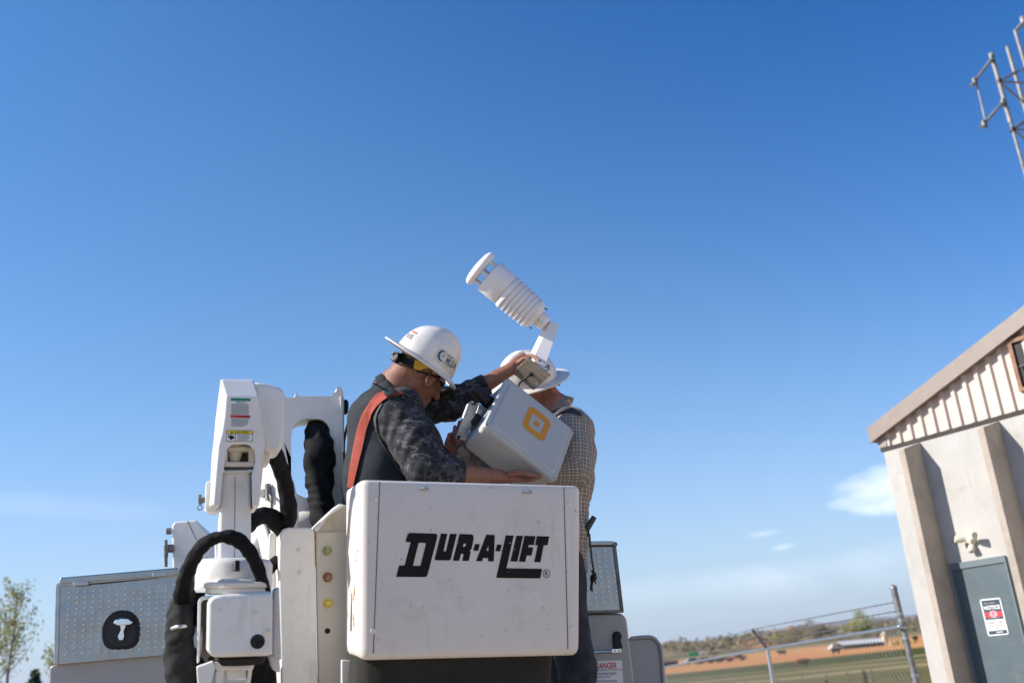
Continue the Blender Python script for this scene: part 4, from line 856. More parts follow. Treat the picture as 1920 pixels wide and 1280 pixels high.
# ------------------------------------------------------------------ people
def helmet(rear, front, tilt, lat_sign, height, width=.86, hoff=.53):
    """full-brim hard hat from the tips of its brim; tilt = how far its crown leans to the camera"""
    M_ = (rear + front) / 2; f = unit(front - rear); L2 = np.linalg.norm(front - rear) / 2; v = unit(M_ - CAM)
    a = unit(v - f * (v @ f)); b = np.cross(f, a); b = b if b[2] > 0 else -b
    sp_ = np.linalg.norm(v - f * (v @ f)); th = math.asin(min(.9, tilt / sp_)); u = unit(b * math.cos(th) - a * math.sin(th)); s = np.cross(u, f)
    s = s if s @ v < 0 else -s                       # s points to the near side
    na_, ns = 72, []; V = []; cx = (hoff * 2 - 1) * L2
    prof = [(1.0, -.006, 'b'), (1.005, -.002, 'b'), (.97, .001, 'b'), (.88, .005, 'b'), (.80, .010, 'b')]
    for k in range(17):
        t = (k / 16) * math.pi / 2; prof.append((math.cos(t) ** .88, math.sin(t) ** .98 * height, 'd'))
    for rad, hgt, ty in prof:
        for j in range(na_):
            t = 2 * math.pi * j / na_; cf, sf = math.cos(t), math.sin(t)
            if ty == 'b':
                w0 = (rad - .80) / .2; x = (cx + .73 * L2 * cf) * (1 - w0) + L2 * cf * w0; y = .625 * L2 * sf * (1 - w0) + width * L2 * sf * w0; z = hgt - .012 * max(cf, 0) ** 2 * w0
            else:
                x = cx + .73 * L2 * cf * rad; y = .625 * L2 * sf * rad; z = .010 + hgt
                br = 0.0
                yy = abs(y / L2)
                if rad < .97:
                    edge = np.clip((.97 - rad) / .2, 0, 1) * np.clip((x / L2 + .25) * 2.6, 0, 1)
                    br = edge * (.016 * math.exp(-(yy / .085) ** 4) + .013 * math.exp(-((yy - .215) / .075) ** 4))
                nrm = unit(np.array([x - cx, y * 1.3, z * .9 + .02])); x, y, z = np.array([x, y, z]) + nrm * br
            V.append(M_ + f * x + s * y + u * z)
    n = len(prof); F_ = [(i * na_ + j, i * na_ + (j + 1) % na_, (i + 1) * na_ + (j + 1) % na_, (i + 1) * na_ + j) for i in range(n - 1) for j in range(na_)] + [tuple(range((n - 1) * na_, n * na_))]
    return (np.array(V), F_), M_, f, u, s, L2
def hat_solid(VF, u, th=.004):
    V, F_ = VF; n = len(V); c = V.mean(0); edge = [(j, (j + 1) % 72) for j in range(72)]
    In = V - u * th * 1.2 + (c - V) * .018
    return np.concatenate([V, In]), list(F_) + [tuple(x + n for x in q[::-1]) for q in F_] + [(a, b, b + n, a + n) for a, b in edge]
def hand(B, palm0, palm1, wid, thick, fingers, thumb, k=.006):
    """palm as a flattened slab of capsules, then five separate finger chains"""
    pn = unit(np.cross(palm1 - palm0, wid)); w = unit(wid)
    for t in (-.030, -.010, .010, .030): B.cone(palm0 + w * t * .72, palm1 + w * t, thick * .95, thick * .82, .016)
    for ch in fingers: B.chain(ch, list(np.linspace(.0098, .0072, len(ch))), k)
    B.chain(thumb, list(np.linspace(.0135, .0088, len(thumb))), k + .002)
def head(B, Hc, f, u, s, earP):
    Mx = np.stack([f, u, s], 1); P = lambda x, y, z: Hc + f * x + u * y + s * z
    B.ell(Hc, Mx, (.106, .100, .080), .02); B.ell(P(.045, -.075, 0), Mx, (.064, .078, .060), .03)
    B.cone(P(.082, -.136, -.012), P(.082, -.136, .012), .024, .024, .03)
    for g in (-1, 1): B.cone(P(-.005, -.085, .058 * g), P(.075, -.136, .022 * g), .022, .020, .02); B.ell(P(.072, -.055, .036 * g), Mx, (.03, .022, .024), .015); B.ell(P(.094, -.022, .031 * g), Mx, (.016, .011, .016), .006)
    B.cone(P(.104, -.028, 0), P(.126, -.066, 0), .010, .015, .012); B.cone(P(.088, .002, -.035), P(.088, .002, .035), .018, .018, .02)
    B.cone(P(.100, -.100, -.018), P(.100, -.100, .018), .010, .010, .01); B.cone(P(.098, -.114, -.014), P(.098, -.114, .014), .010, .010, .008)
    # near ear and its twin
    for g in (1, -1):
        e = np.array([(earP - Hc) @ f, (earP - Hc) @ u, 0]); ez = .080 if g > 0 else -.080
        E_ = lambda x, y, z=0: P(e[0] + x, e[1] + y, ez * 1.0 + (z + .006) * g)
        ring = [E_(.012, .006), E_(.014, .020), E_(.004, .032, .006), E_(-.012, .032, .010), E_(-.022, .018, .013), E_(-.022, .0, .012), E_(-.014, -.016, .008), E_(-.004, -.028, .004), E_(.006, -.026, .001), E_(.010, -.010)]
        B.chain(ring, [.006, .006, .006, .006, .006, .006, .006, .0075, .007, .006], .006)
        B.ell(E_(-.004, .004, .0), Mx, (.018, .026, .008), .006); B.ell(E_(-.003, .004, .012), Mx, (.010, .015, .010), .005, sub=True)
DECK = 1.105

# ---- the man in the camouflage sleeves
m1 = thing('person', 'man in camouflage sleeves and orange shoulder strap reaching toward the equipment box', 'person', (*K(712, 900, 4.27)[:2], DECK))
rear1, front1 = K(724, 630.5, 4.14), K(857, 723, 4.31)
HV, Mh, f1, u1, s1_, L21 = helmet(rear1, front1, -.03, 1, .160, .82)
Hc1 = Mh + f1 * .022 - u1 * .028
ear1 = K(813, 715, 4.13)
tf = unit([.9, .43, 0]); tr = np.array([tf[1], -tf[0], 0]); up = np.array([0, 0, 1.])
spine = [K(704, 1010, 4.27), K(703, 890, 4.27), K(706, 785, 4.27), K(741, 733, 4.265)]
shN, shF = K(748, 783, 4.11), K(742, 764, 4.42)
elN, wrN = K(803, 880, 4.06), K(938, 893, 4.155)
elF, wrF = K(842, 757, 4.40), K(960, 690, 4.375)
hipN, hipF = np.array(spine[0]) + tr * .10 - up * .05, np.array(spine[0]) - tr * .10 - up * .05
def foot(h, dx, dy): return np.array([h[0] + dx, h[1] + dy, DECK + .06])
B1 = Body(.0042)
head(B1, Hc1, f1, u1, s1_, ear1)
B1.cone(K(736, 742, 4.265), Hc1 - f1 * .035 - u1 * .06, .074, .062, .03)
B1.cone(Hc1 - f1 * .06 - u1 * .04, K(727, 726, 4.26), .057, .064, .03)
B1.chain(spine, [.10, .105, .10, .06], .04, ax=tr, flat=1.35)
B1.chain([spine[2], shN], [.07, .06], .03); B1.chain([spine[2], shF], [.07, .06], .03)
B1.chain([shN, elN, K(868, 891, 4.085), wrN], [.058, .046, .045, .030], .02)
B1.chain([shF, elF, K(900, 726, 4.385), wrF], [.055, .046, .042, .029], .02)
kn1, kn2 = hipN + tf * .03 - up * .44, hipF + tf * .05 - up * .44
B1.chain([hipN, kn1, foot(hipN, .0, 0)], [.085, .055, .04], .03); B1.chain([hipF, kn2, foot(hipF, .05, .02)], [.085, .055, .04], .03)
# right hand, palm up under the lower edge of the box
pa, pb = K(948, 894, 4.165), K(975, 893, 4.185); wv = unit(np.array([.1, .85, .5]))
fin = []
for i, (o_, l_) in enumerate(((-.033, .92), (-.011, 1.0), (.011, .97), (.033, .8))):
    b0 = pb + wv * o_; d1 = unit(K(1015, 899, 4.19 + o_) - b0)
    fin.append([b0, b0 + d1 * .036 * l_ + up * -.004, b0 + d1 * .062 * l_ + up * .002, b0 + d1 * .082 * l_ + up * .010])
hand(B1, pa, pb, wv, .0165, fin, [K(956, 889, 4.13), K(974, 885.5, 4.115), K(996, 889, 4.115), K(1013, 893.5, 4.115)])
# left hand behind the plate, fingers over its top edge and round the arm
pa, pb = K(966, 686, 4.38), K(984, 676, 4.392); wv = unit(CU * .75 + CF * .5 - CR * .2)
fin = [[K(984, 668, 4.395), K(997, 666.5, 4.375), K(1005, 670.5, 4.33), K(1011.5, 676, 4.305)],
       [K(986, 673, 4.40), K(1002, 673, 4.405), K(1013, 679, 4.40), K(1019, 686, 4.385)],
       [K(986, 678, 4.40), K(1002, 681, 4.405), K(1012, 687, 4.40), K(1017, 692, 4.39)],
       [K(984, 683, 4.395), K(998, 688, 4.40), K(1007, 693, 4.395), K(1011, 697, 4.385)]]
hand(B1, pa, pb, wv, .0165, fin, [K(972, 681, 4.37), K(980, 674, 4.355), K(987, 671.5, 4.345), K(994, 672.5, 4.335)])
v1, q1 = B1.mesh(); body1 = add('body', (v1, q1), SKIN, m1); T1 = bvh(v1, q1)
hh = add('hard_hat', hat_solid(HV, u1), HAT, m1, label='scuffed white full-brim hard hat'); TH1 = bvh(*HV)
def hat_print(T, hatobj, corners, name, m_, VF=None, off=.0016):
    v, f = VF; p = on_quad(v, corners); return add(name, (drape(T, [tuple(x) for x in p], off), f), m_, hatobj, smooth=True)
gv_ = [(i / 8, j / 5) for j in range(6) for i in range(9)]; gf_ = [(j * 9 + i, j * 9 + i + 1, (j + 1) * 9 + i + 1, (j + 1) * 9 + i) for j in range(5) for i in range(8)]
SQ = [(824, 649), (857.5, 676), (849, 705.5), (812, 673)]
hat_print(TH1, hh, SQ, 'hat_sticker', STICK, (np.array(gv_), gf_), .0012)
lv_, lf_ = text2d('MLEA', bold=.012); hat_print(TH1, hh, [(839.5, 668.5), (857.2, 682.0), (851.7, 693), (834.2, 678.5)], 'hat_lettering', BLUEP, (lv_, lf_), .0024)
cr = [(math.cos(t), math.sin(t)) for t in np.linspace(.75, 5.5, 22)]; ci = [(.32 + .72 * math.cos(t), .02 + .76 * math.sin(t)) for t in np.linspace(5.35, .9, 20)]
cv, cf_ = fill2d([[(x * 50 + 50, y * 50 + 50) for x, y in cr + ci]]); hat_print(TH1, hh, [(824.5, 653.5), (838.0, 660.0), (831.5, 680.5), (817.5, 672.5)], 'hat_crescent', BLUEP, (cv / 100, cf_), .0024)
hat_print(TH1, hh, [(831, 662), (835, 664.5), (831, 672), (827, 669)], 'hat_crescent_figure', GREYP, (np.array([(.1,.1),(.5,.3),(.9,0),(.7,.5),(1,.9),(.55,.7),(.2,1),(.35,.5)]), [(0,1,2,3,4,5,6,7)]), .0024)
for q_, sd_ in (([(839, 663.5), (850, 671.5), (849, 673.5), (838, 665.5)], 1), ([(831, 677.5), (846, 689), (845.2, 690.5), (830.2, 679)], 2)):
    r = np.random.default_rng(sd_); V_ = []; F2 = []; x = 0
    while x < .95: w = .04 + .07 * r.random(); V_ += [(x, 0), (x + w, 0), (x + w, 1), (x, 1)]; k = len(V_); F2.append((k - 4, k - 3, k - 2, k - 1)); x += w + .03
    hat_print(TH1, hh, q_, 'hat_small_print', GREYP, (np.array(V_), F2), .0024)
ev, ef = fill2d([[(0, 0), (100, 0), (100, 100), (78, 100), (78, 26), (61, 26), (61, 92), (39, 92), (39, 26), (22, 26), (22, 100), (0, 100)]])
hat_print(TH1, hh, [(766, 624.5), (776, 627.5), (770.5, 637), (761.5, 632)], 'hat_letter', GREYP, (ev / 100, ef), .002)
hat_print(TH1, hh, [(774, 619.5), (783, 624), (780.5, 627.5), (771.5, 623)], 'hat_red_mark', REDP, (np.array([(0,.55),(.45,.55),(.45,1),(0,1),(.5,.5),(1,.5),(1,1),(.5,1),(.1,0),(.9,0),(.9,.35),(.1,.35)]), [(0,1,2,3),(4,5,6,7),(8,9,10,11)]), .002)
sus = add('suspension_band', ribbon(T1, [(746, 661), (758, 663), (768, 668), (779, 676)], [(744, 682), (755, 684), (765, 688), (775, 692)], .010, .004, 5), BLACK, hh)
add('yellow_band', ribbon(T1, [(779, 676), (788, 678), (797, 677), (808, 682)], [(775, 690), (786, 693.5), (794, 691), (806, 689)], .011, .003, 5), YELLOWP, hh)
kc = K(743, 670, 4.16); ka = unit(-f1 * .75 + s1_ * .55)
add('ratchet_knob', [lathe(kc, ka, [(-.012, .020), (.0, .024), (.008, .024), (.012, .018), (.010, .009), (.011, 0)], 22)] + [lathe(kc + (CU * math.cos(t) + np.cross(ka, CU) * math.sin(t)) * .021, ka, [(-.01, .0045), (.010, .0045)], 8) for t in np.linspace(0, 2 * math.pi, 13)[:-1]], BLACK, hh)
gl = add('glasses', ribbon(T1, [(781, 693), (797, 697), (812, 701), (828, 706)], [(781, 697), (797, 701), (811, 705), (826, 710)], .004, .003, 5), BLACK, m1)
add('lens', [slab(Frame(K(829, 716, 4.17), np.stack([unit(f1 * .3 - s1_ * .9), unit(-f1 * .9 - s1_ * .3) * -1, CU], 1)), [(823, 708), (833, 712), (835, 716), (830, 725), (826, 726)], 0, .004), tube([K(826, 707, 4.16), K(835, 713, 4.17)], .004, 8)], LENS, gl, bevel=.001, seg=1)
# hair at the back of the head
hb = Body(.004); hb.ell(Hc1, np.stack([f1, u1, s1_], 1), (.1105, .104, .0845), .01); hb.cone(Hc1 - f1 * .055 - u1 * .02, Hc1 - f1 * .055 - u1 * .075, .064, .058, .02)
hb.noise = lambda X: .0006 * np.sin(X @ unit(f1 + s1_) * 500 + 2 * np.sin(X @ u1 * 130))
hv1, hq1 = hb.mesh(clip=lambda X: np.maximum.reduce([(X - Hc1) @ u1 - .05, -.082 - (X - Hc1) @ u1 , (X - Hc1) @ f1 - .022 - .45 * ((X - Hc1) @ u1) + .004 * np.sin(X @ u1 * 300)]))
add('hair', (hv1, hq1), HAIR, m1)
# shirt: slate body with raglan camouflage sleeves
S1 = Body(.0052)
S1.chain([spine[0], spine[1], spine[2]], [.128, .126, .118], .05, ax=tr, flat=1.42)
S1.cone(spine[2], K(735, 742, 4.265), .112, .085, .05, ax=tr, flat=1.25)
S1.chain([K(728, 768, 4.16), K(742, 764, 4.14)], [.085, .07], .04); S1.chain([K(722, 765, 4.36), shF], [.085, .07], .04)
S1.cone(K(728, 745, 4.265), K(731, 733, 4.26), .086, .084, .02)
S1.chain([K(735, 1010, 4.26), K(738, 900, 4.25), K(735, 820, 4.22)], [.115, .11, .09], .05)
S1.noise = folds((.3, .1, 1), .004, .075, 2, .0012)
nk = unit(Hc1 - spine[3])
sv, sq = S1.mesh(clip=lambda X: (X - K(734, 727, 4.26)) @ unit(nk + .45 * tf))
sh1 = add('shirt', (sv, sq), SLATE, m1); TS1 = bvh(sv, sq)
add('collar', lathe(K(729, 735, 4.262), unit(nk + .45 * tf), [(-.025, .088), (.0, .091), (.014, .088), (.017, .084), (.0, .080), (-.02, .078)], 36), SLATE, sh1)
add('collar_tag', ribbon(TS1, [(699, 716), (706, 718.5)], [(698, 719), (705, 721.5)], .004, .002, 3, 2), REDP, sh1)
SL = Body(.0048)
SL.chain([K(757, 762, 4.12), shN, K(780, 830, 4.085), elN], [.080, .098, .098, .094], .05); SL.chain([elN, K(835, 887, 4.07), K(866, 890, 4.085)], [.092, .074, .058], .03)
SL.cone(K(762, 748, 4.18), K(748, 770, 4.11), .05, .08, .05)
SL.noise = lambda X: folds(unit(elN - shN) + np.array([.5, .2, .3]), .0042, .085, 5, .0016)(X)
sv2, sq2 = SL.mesh(clip=lambda X: (X - K(869, 891, 4.085)) @ unit(wrN - elN)); slN = add('sleeve', (sv2, sq2), CAMO, m1)
SR = Body(.0048)
SR.chain([shF, K(795, 760, 4.41), elF, K(912, 721, 4.383)], [.088, .084, .074, .052], .04)
SR.noise = lambda X: folds(unit(wrF - shF) + np.array([.1, .1, .35]), .0050, .060, 9, .0016)(X)
sv3, sq3 = SR.mesh(clip=lambda X: (X - K(914, 720, 4.383)) @ unit(wrF - elF)); add('sleeve', (sv3, sq3), CAMO, m1)
add('shoulder_yoke', (lambda b: b.mesh(clip=lambda X: (X - K(734, 727, 4.26)) @ unit(nk + .45 * tf)))(Body(.005).chain([K(748, 748, 4.20), K(762, 745, 4.20), K(785, 762, 4.22)], [.058, .07, .06], .04).cone(K(745, 740, 4.24), K(752, 755, 4.15), .06, .06, .04)), CAMO, sh1)
allS = bvh(np.concatenate([sv, sv2]), np.concatenate([sq, sq2 + len(sv)]))
add('sleeve_seam', ribbon(allS, [(716, 757), (706, 775), (704, 795), (712, 827), (733, 862), (756, 893)], [(718.5, 758), (709, 776), (707, 795), (714.5, 826), (735.5, 860.5), (758, 891.5)], .003, .0025, 5, 2), mat('grey_seam', (.06, .065, .07), .8), slN)
hs_ = add('harness_strap', ribbon(allS, [(752, 737), (737, 734.5), (722, 736), (708, 741), (692, 761), (678, 787), (670, 819), (660, 872), (655, 912)], [(754, 738), (751, 742), (738, 745), (724, 751), (705, 770), (691, 800), (684, 832), (673, 878), (665, 915)], .007, .004, 6), ORANGE, m1, label='worn orange shoulder strap of a harness')
add('strap_pad', ribbon(allS, [(742, 735), (731, 735.5), (722, 738)], [(747, 740.5), (738, 743), (727, 748)], .013, .003, 4, 3), BLACK, hs_)
add('harness_strap', tube(spline([K(684, 738, 4.36), K(667, 762, 4.37), K(653, 793, 4.37), K(646, 822, 4.37), K(645, 850, 4.34), K(649, 880, 4.30), K(656, 902, 4.27)], 6), .0065, 8), ORANGE, m1)
add('harness_strap', prism(*[np.array([K(*p, y) for p in ((806, 800), (820, 818), (846, 852), (866, 875), (856, 884), (830, 866), (808, 830))]) for y in (4.12, 4.14)]), BLACK, m1, bevel=.003, label='black chest strap of the harness')
def trousers(root, m_, hips, feet_, w, crutch, seed):
    b = Body(.008); 
    b.cone(hips[0] + up * .10, hips[1] + up * .10, .112, .112, .05); b.cone(hips[0], hips[1], .108, .108, .05)
    for h_0, f_0 in zip(hips, feet_): k_ = (h_0 + f_0) / 2 + np.array([.02, -.01, .02]); b.chain([h_0, k_, f_0], [.102, w, w * .92], .04)
    b.noise = folds((0, 0, 1), .005, .09, seed, .001); v, q_ = b.mesh(); add('trousers', (v, q_), m_, root)
    for f_0, dv in zip(feet_, (np.array([.13, .02, 0]), np.array([.13, .04, 0]))):
        dv = dv if root is m1 else -dv
        b = Body(.008); b.cone(f_0 + up * .05, f_0 - up * .02, .055, .05, .02); b.cone(f_0 - up * .025 - dv * .3, f_0 - up * .028 + dv, .042, .036, .03); v, q_ = b.mesh(clip=lambda X: DECK - X[:, 2]); add('boot', (v, q_), LEATHER, root)
trousers(m1, OLIVE, (hipN, hipF), (foot(hipN, 0, 0), foot(hipF, .05, .02)), .088, 0, 3)
# hands' tool: pliers with red handles
# ---- the man in the plaid shirt
m2 = thing('person', 'man in tan plaid shirt and jeans standing partly behind the equipment box', 'person', (*K(1060, 1010, 4.65)[:2], DECK))
rear2, front2 = K(1059, 692, 4.72), K(929, 737, 4.57)
HV2, Mh2, f2, u2, s2, L22 = helmet(rear2, front2, .30, 1, .138, .80)
Hc2 = Mh2 + f2 * .005 - u2 * .03
ear2 = K(1034, 735, 4.58)
t2 = unit([-.93, -.25, 0]); tl = np.array([-t2[1], t2[0], 0]); tl = tl if tl[1] < 0 else -tl
sp2 = [K(1034, 1010, 4.66), K(1060, 900, 4.66), K(1060, 815, 4.66), K(1043, 768, 4.655)]
sh2N, sh2F = K(1078, 806, 4.50), K(1040, 800, 4.82)
el2N, wr2N = K(1080, 880, 4.44), K(893, 887, 4.34)
el2F, wr2F = K(985, 880, 4.70), K(868, 846, 4.40)
hip2N, hip2F = sp2[0] + tl * .09 - up * .06, sp2[0] - tl * .09 - up * .06
B2 = Body(.0042)
head(B2, Hc2, f2, u2, s2, ear2)
B2.cone(K(1040, 775, 4.655), Hc2 - f2 * .035 - u2 * .06, .068, .062, .03); B2.cone(Hc2 - f2 * .06 - u2 * .03, K(1040, 760, 4.65), .056, .062, .03)
B2.chain(sp2, [.10, .10, .10, .06], .04, ax=tl, flat=1.35); B2.chain([sp2[2], sh2N], [.07, .06], .03); B2.chain([sp2[2], sh2F], [.07, .06], .03)
B2.chain([sh2N, el2N, K(930, 890, 4.37), wr2N], [.056, .046, .040, .029], .02); B2.chain([sh2F, el2F, wr2F], [.055, .045, .029], .02)
B2.chain([hip2N, (hip2N + foot(hip2N, 0, 0)) / 2, foot(hip2N, 0, 0)], [.085, .055, .04], .03); B2.chain([hip2F, (hip2F + foot(hip2F, 0, 0)) / 2, foot(hip2F, 0, 0)], [.085, .055, .04], .03)
# far hand: a fist round the red pliers; near hand reaching below it
wv = unit(CF * .8 + CU * .5); pa, pb = K(862, 842, 4.385), K(848, 826, 4.36)
fin = []
for i in range(4):
    t = i / 3; y = 4.315 + .022 * i
    fin.append([K(852 - 3 * i, 812 + 7 * i, y + .03), K(843 - 3 * i, 815 + 8 * i, y), K(838.5 - 1.0 * i, 826 + 7 * i, y - .012), K(845 - 1.5 * i, 838 + 4.5 * i, y - .005), K(852 - 1.5 * i, 840 + 4 * i, y + .01)])
hand(B2, pa, pb, unit(CU * .6 + CR * .5 + CF * .3), .018, fin, [K(860, 838, 4.33), K(856, 822, 4.32), K(853, 810, 4.315), K(853, 800, 4.315)])
pa, pb = K(884, 884, 4.33), K(872, 876, 4.32); wv = unit(CU * .6 + CF * .7)
fin = [[pb + wv * o_, K(864 + j, 868 + j * 2.4, 4.31 + o_), K(857 + j, 862 + 3 * j, 4.312 + o_), K(853 + j * 1.6, 857 + 4 * j, 4.32 + o_)] for j, o_ in enumerate((.03, .01, -.01, -.03))]
hand(B2, pa, pb, wv, .017, fin, [K(880, 876, 4.30), K(872, 868, 4.29), K(866, 860, 4.295), K(862, 853, 4.30)])
v2, q2 = B2.mesh(); add('body', (v2, q2), SKIN2, m2); T2 = bvh(v2, q2)
h2 = add('hard_hat', hat_solid(HV2, u2), HAT, m2, label='clean white full-brim hard hat'); TH2 = bvh(*HV2)
hat_print(TH2, h2, [(1019, 676), (1034, 688), (1027, 700), (1013, 690)], 'hat_sticker', STICK, (np.array(gv_), gf_), .0012)
lv2, lf2 = text2d('A', bold=.02); hat_print(TH2, h2, [(1025, 681), (1034, 687.5), (1029, 694), (1020, 688)], 'hat_lettering', BLUEP, (lv2, lf2), .0024)
hat_print(TH2, h2, [(1026, 692), (1029, 694), (1023, 699), (1019, 696)], 'hat_crescent', BLUEP, (cv / 100, cf_), .0024)
add('suspension_band', tube([K(1046, 716, 4.66), K(1046.5, 722, 4.66)], .010, 10), BLACK, h2)
add('ear_plug_cord', tube(spline([K(1042, 728, 4.60), K(1046, 745, 4.62), K(1047, 758, 4.64)], 4), .0015, 5), BLACK, m2) if False else None
def weave(o, v, bones):
    """cloth coordinates: along the bone and round it, so the checks follow arm and back"""
    best = np.full(len(v), 1e9); W = np.zeros((len(v), 3))
    for i, (a, b) in enumerate(bones):
        a = np.asarray(a); b = np.asarray(b); ba = b - a; L_ = np.linalg.norm(ba); d = ba / L_; t = np.clip((v - a) @ d, 0, L_); e = v - a - t[:, None] * d; dist = np.linalg.norm(e, axis=1)
        back = unit(CF - d * (CF @ d)); sd2 = np.cross(d, back); ang = np.arctan2(e @ sd2, -(e @ back)); m_ = dist < best
        W[m_, 0] = ((v - a) @ d)[m_] + i * .7; W[m_, 1] = (ang * .105)[m_]; best[m_] = dist[m_]
    at = o.data.attributes.new('weave', 'FLOAT_VECTOR', 'POINT'); at.data.foreach_set('vector', W.astype(np.float32).ravel())
S2 = Body(.005)
S2.chain([K(1050, 1078, 4.66), K(1050, 1000, 4.66), sp2[1], sp2[2]], [.126, .116, .118, .118], .05, ax=tl, flat=1.35); S2.cone(sp2[2], K(1046, 778, 4.655), .112, .075, .05, ax=tl, flat=1.25)
S2.chain([K(1062, 800, 4.6), sh2N], [.085, .075], .04); S2.chain([K(1052, 800, 4.74), sh2F], [.085, .075], .04)
S2.noise = folds((.4, .1, 1), .006, .085, 12, .0012)
w1, w1q = S2.mesh(clip=lambda X: np.maximum((X - K(1040, 762, 4.655)) @ unit(Hc2 - sp2[3] + t2 * .05), K(1070, 1078, 4.66)[2] - X[:, 2])); sh2 = add('shirt', (w1, w1q), PLAID, m2)
weave(sh2, w1, [(K(1070, 1072, 4.66), sp2[3])])
co = lathe(K(1044, 768, 4.655), unit(Hc2 - sp2[3]), [(-.012, .083), (.0, .080), (.03, .078), (.034, .074), (.01, .082), (-.022, .098), (-.024, .094)], 40); c2 = add('collar', co, PLAID, sh2); weave(c2, co[0], [(sp2[2], sp2[3])])
SL2 = Body(.0048); SL2.chain([K(1072, 792, 4.53), sh2N, K(1082, 850, 4.46), el2N], [.074, .082, .080, .076], .05); SL2.chain([el2N, K(990, 886, 4.40), K(912, 886, 4.36)], [.078, .062, .045], .03)
SL2.noise = folds(unit(el2N - sh2N) + np.array([.5, .1, .2]), .005, .09, 15, .0012)
w2, w2q = SL2.mesh(clip=lambda X: (X - K(904, 886, 4.35)) @ unit(wr2N - el2N)); s2o = add('sleeve', (w2, w2q), PLAID, m2); weave(s2o, w2, [(sh2N, el2N), (el2N, wr2N)])
SR2 = Body(.0052); SR2.chain([sh2F, el2F, K(885, 857, 4.45)], [.085, .072, .045], .04); SR2.noise = folds(el2F - sh2F, .005, .06, 17, .0012)
w3, w3q = SR2.mesh(); s3o = add('sleeve', (w3, w3q), PLAID, m2); weave(s3o, w3, [(sh2F, el2F), (el2F, wr2F)])
allS2 = bvh(np.concatenate([w1, w2]), np.concatenate([w1q, w2q + len(w1)]))
add('harness_strap', ribbon(allS2, [(1036, 774), (1050, 767), (1066, 765), (1080, 770), (1090, 778)], [(1040, 784), (1052, 777), (1066, 774.5), (1078, 777), (1088, 783)], .006, .004, 5), mat('grey_webbing', (.05, .052, .056), .8), m2, label='grey strap over the plaid shoulder')
trousers(m2, DENIM, (hip2N - up * .16, hip2F - up * .16), (foot(hip2N, .02, 0), foot(hip2F, .02, 0)), .078, 0, 8)
# tool pouch on the belt, pliers in the fist
tp = thing('tool_pouch', 'black tool holster with a hanging strap on the belt of the man in plaid', 'tool pouch', K(1098, 995, 4.56))
add('holster', slab(Frame(K(1098, 990, 4.56), np.stack([unit(CR), unit(CF), CU], 1)), [(1086, 974), (1100, 985), (1107, 988), (1104, 1005), (1096, 1008), (1086, 1002)], 0, .05), BLACK, tp, bevel=.006)
add('tool_handle', tube([K(1100, 992, 4.55), K(1114, 969, 4.56)], [.014, .0125], 14), mat('worn_black_grip', (.05, .048, .046), .6), tp)
add('lanyard', tube(spline([K(1105, 1000, 4.56), K(1107, 1022, 4.55), K(1110, 1050, 4.55), K(1113, 1068, 4.55), K(1114, 1078, 4.55)], 6), .0045, 8), DARKTRIM, tp)
add('key_bunch', [tube(spline([K(1111, 1068, 4.545), K(1114, 1080, 4.54), K(1110, 1092, 4.545), K(1108, 1106, 4.55)], 5), [.006] * 16, 8), tube([K(1114, 1074, 4.55), K(1118, 1086, 4.55)], [.010, .004], 8), tube([K(1111, 1076, 4.55), K(1117, 1094, 4.55)], [.009, .003], 8), tube([K(1109, 1080, 4.56), K(1110, 1108, 4.55)], [.007, .004], 8)], BLACK, tp)
pr = thing('pliers', 'red-handled pliers gripped in the fist beside the equipment box', 'pliers', K(852, 826, 4.32))
add('handle', tube(spline([K(863, 789, 4.34), K(858, 806, 4.36), K(853, 826, 4.365), K(848, 842, 4.36)], 5), .0085, 10), RED, pr)
add('handle', tube(spline([K(840, 843, 4.29), K(845, 852, 4.29), K(851, 860, 4.30)], 5), .008, 10), RED, pr)
add('jaw', tube([K(851, 858, 4.305), K(862, 862, 4.31), K(868, 868, 4.31)], [.012, .010, .006], 10), DSTEEL, pr)
add('wrist_watch', lathe(K(877, 881, 4.325) , unit(wr2N - el2N), [(-.012, .031), (.0, .033), (.012, .031)], 24), STEEL, m2) if False else None

# ------------------------------------------------------------------ metal-roofed building with concrete fins
BW_ = unit([-.5900, .8074, 0]); BN = unit([-.8074, -.5900, 0]); BP0 = K(1655, 838, 8.5); BP0[2] = 0
BF = Frame(BP0, np.stack([-BW_, -BN, np.array([0, 0, 1.])], 1))          # x runs along the wall towards us, y into the building, z up
bld = thing('workshop_building', 'low workshop with painted concrete fins, ribbed beige gable and brown roof edge', 'building', BP0)
bl = lambda px, py, d=0.0: BF.loc(BF.px(px, py, d))
EAVE = 3.20; WLEN = 11.0
add('wall', [box(BF, 0, WLEN, 0, 7, 0, EAVE - .02)], CONC, bld)
fx0 = bl(1633, 830, -.055); fx1 = bl(1750.5, 740, -.055); slope = (fx1[2] - fx0[2]) / (fx1[0] - fx0[0]); mid = WLEN / 2
fz = lambda x: fx0[2] + slope * (x - fx0[0])
def gable(x): return fz(x) if x < mid else fz(2 * mid - x)
P = lambda x, y, z: BF.w(x, y, z)
gv2 = [(0.02, EAVE), (WLEN - .02, EAVE), (WLEN - .02, gable(WLEN - .02) + .1), (mid, gable(mid) + .1), (.02, gable(.02) + .1)]
sdg = add('gable_siding', prism(np.array([P(x, .02, z) for x, z in gv2]), np.array([P(x, .12, z) for x, z in gv2])), SIDING, bld, smooth=False)
ribs = []; x = .06
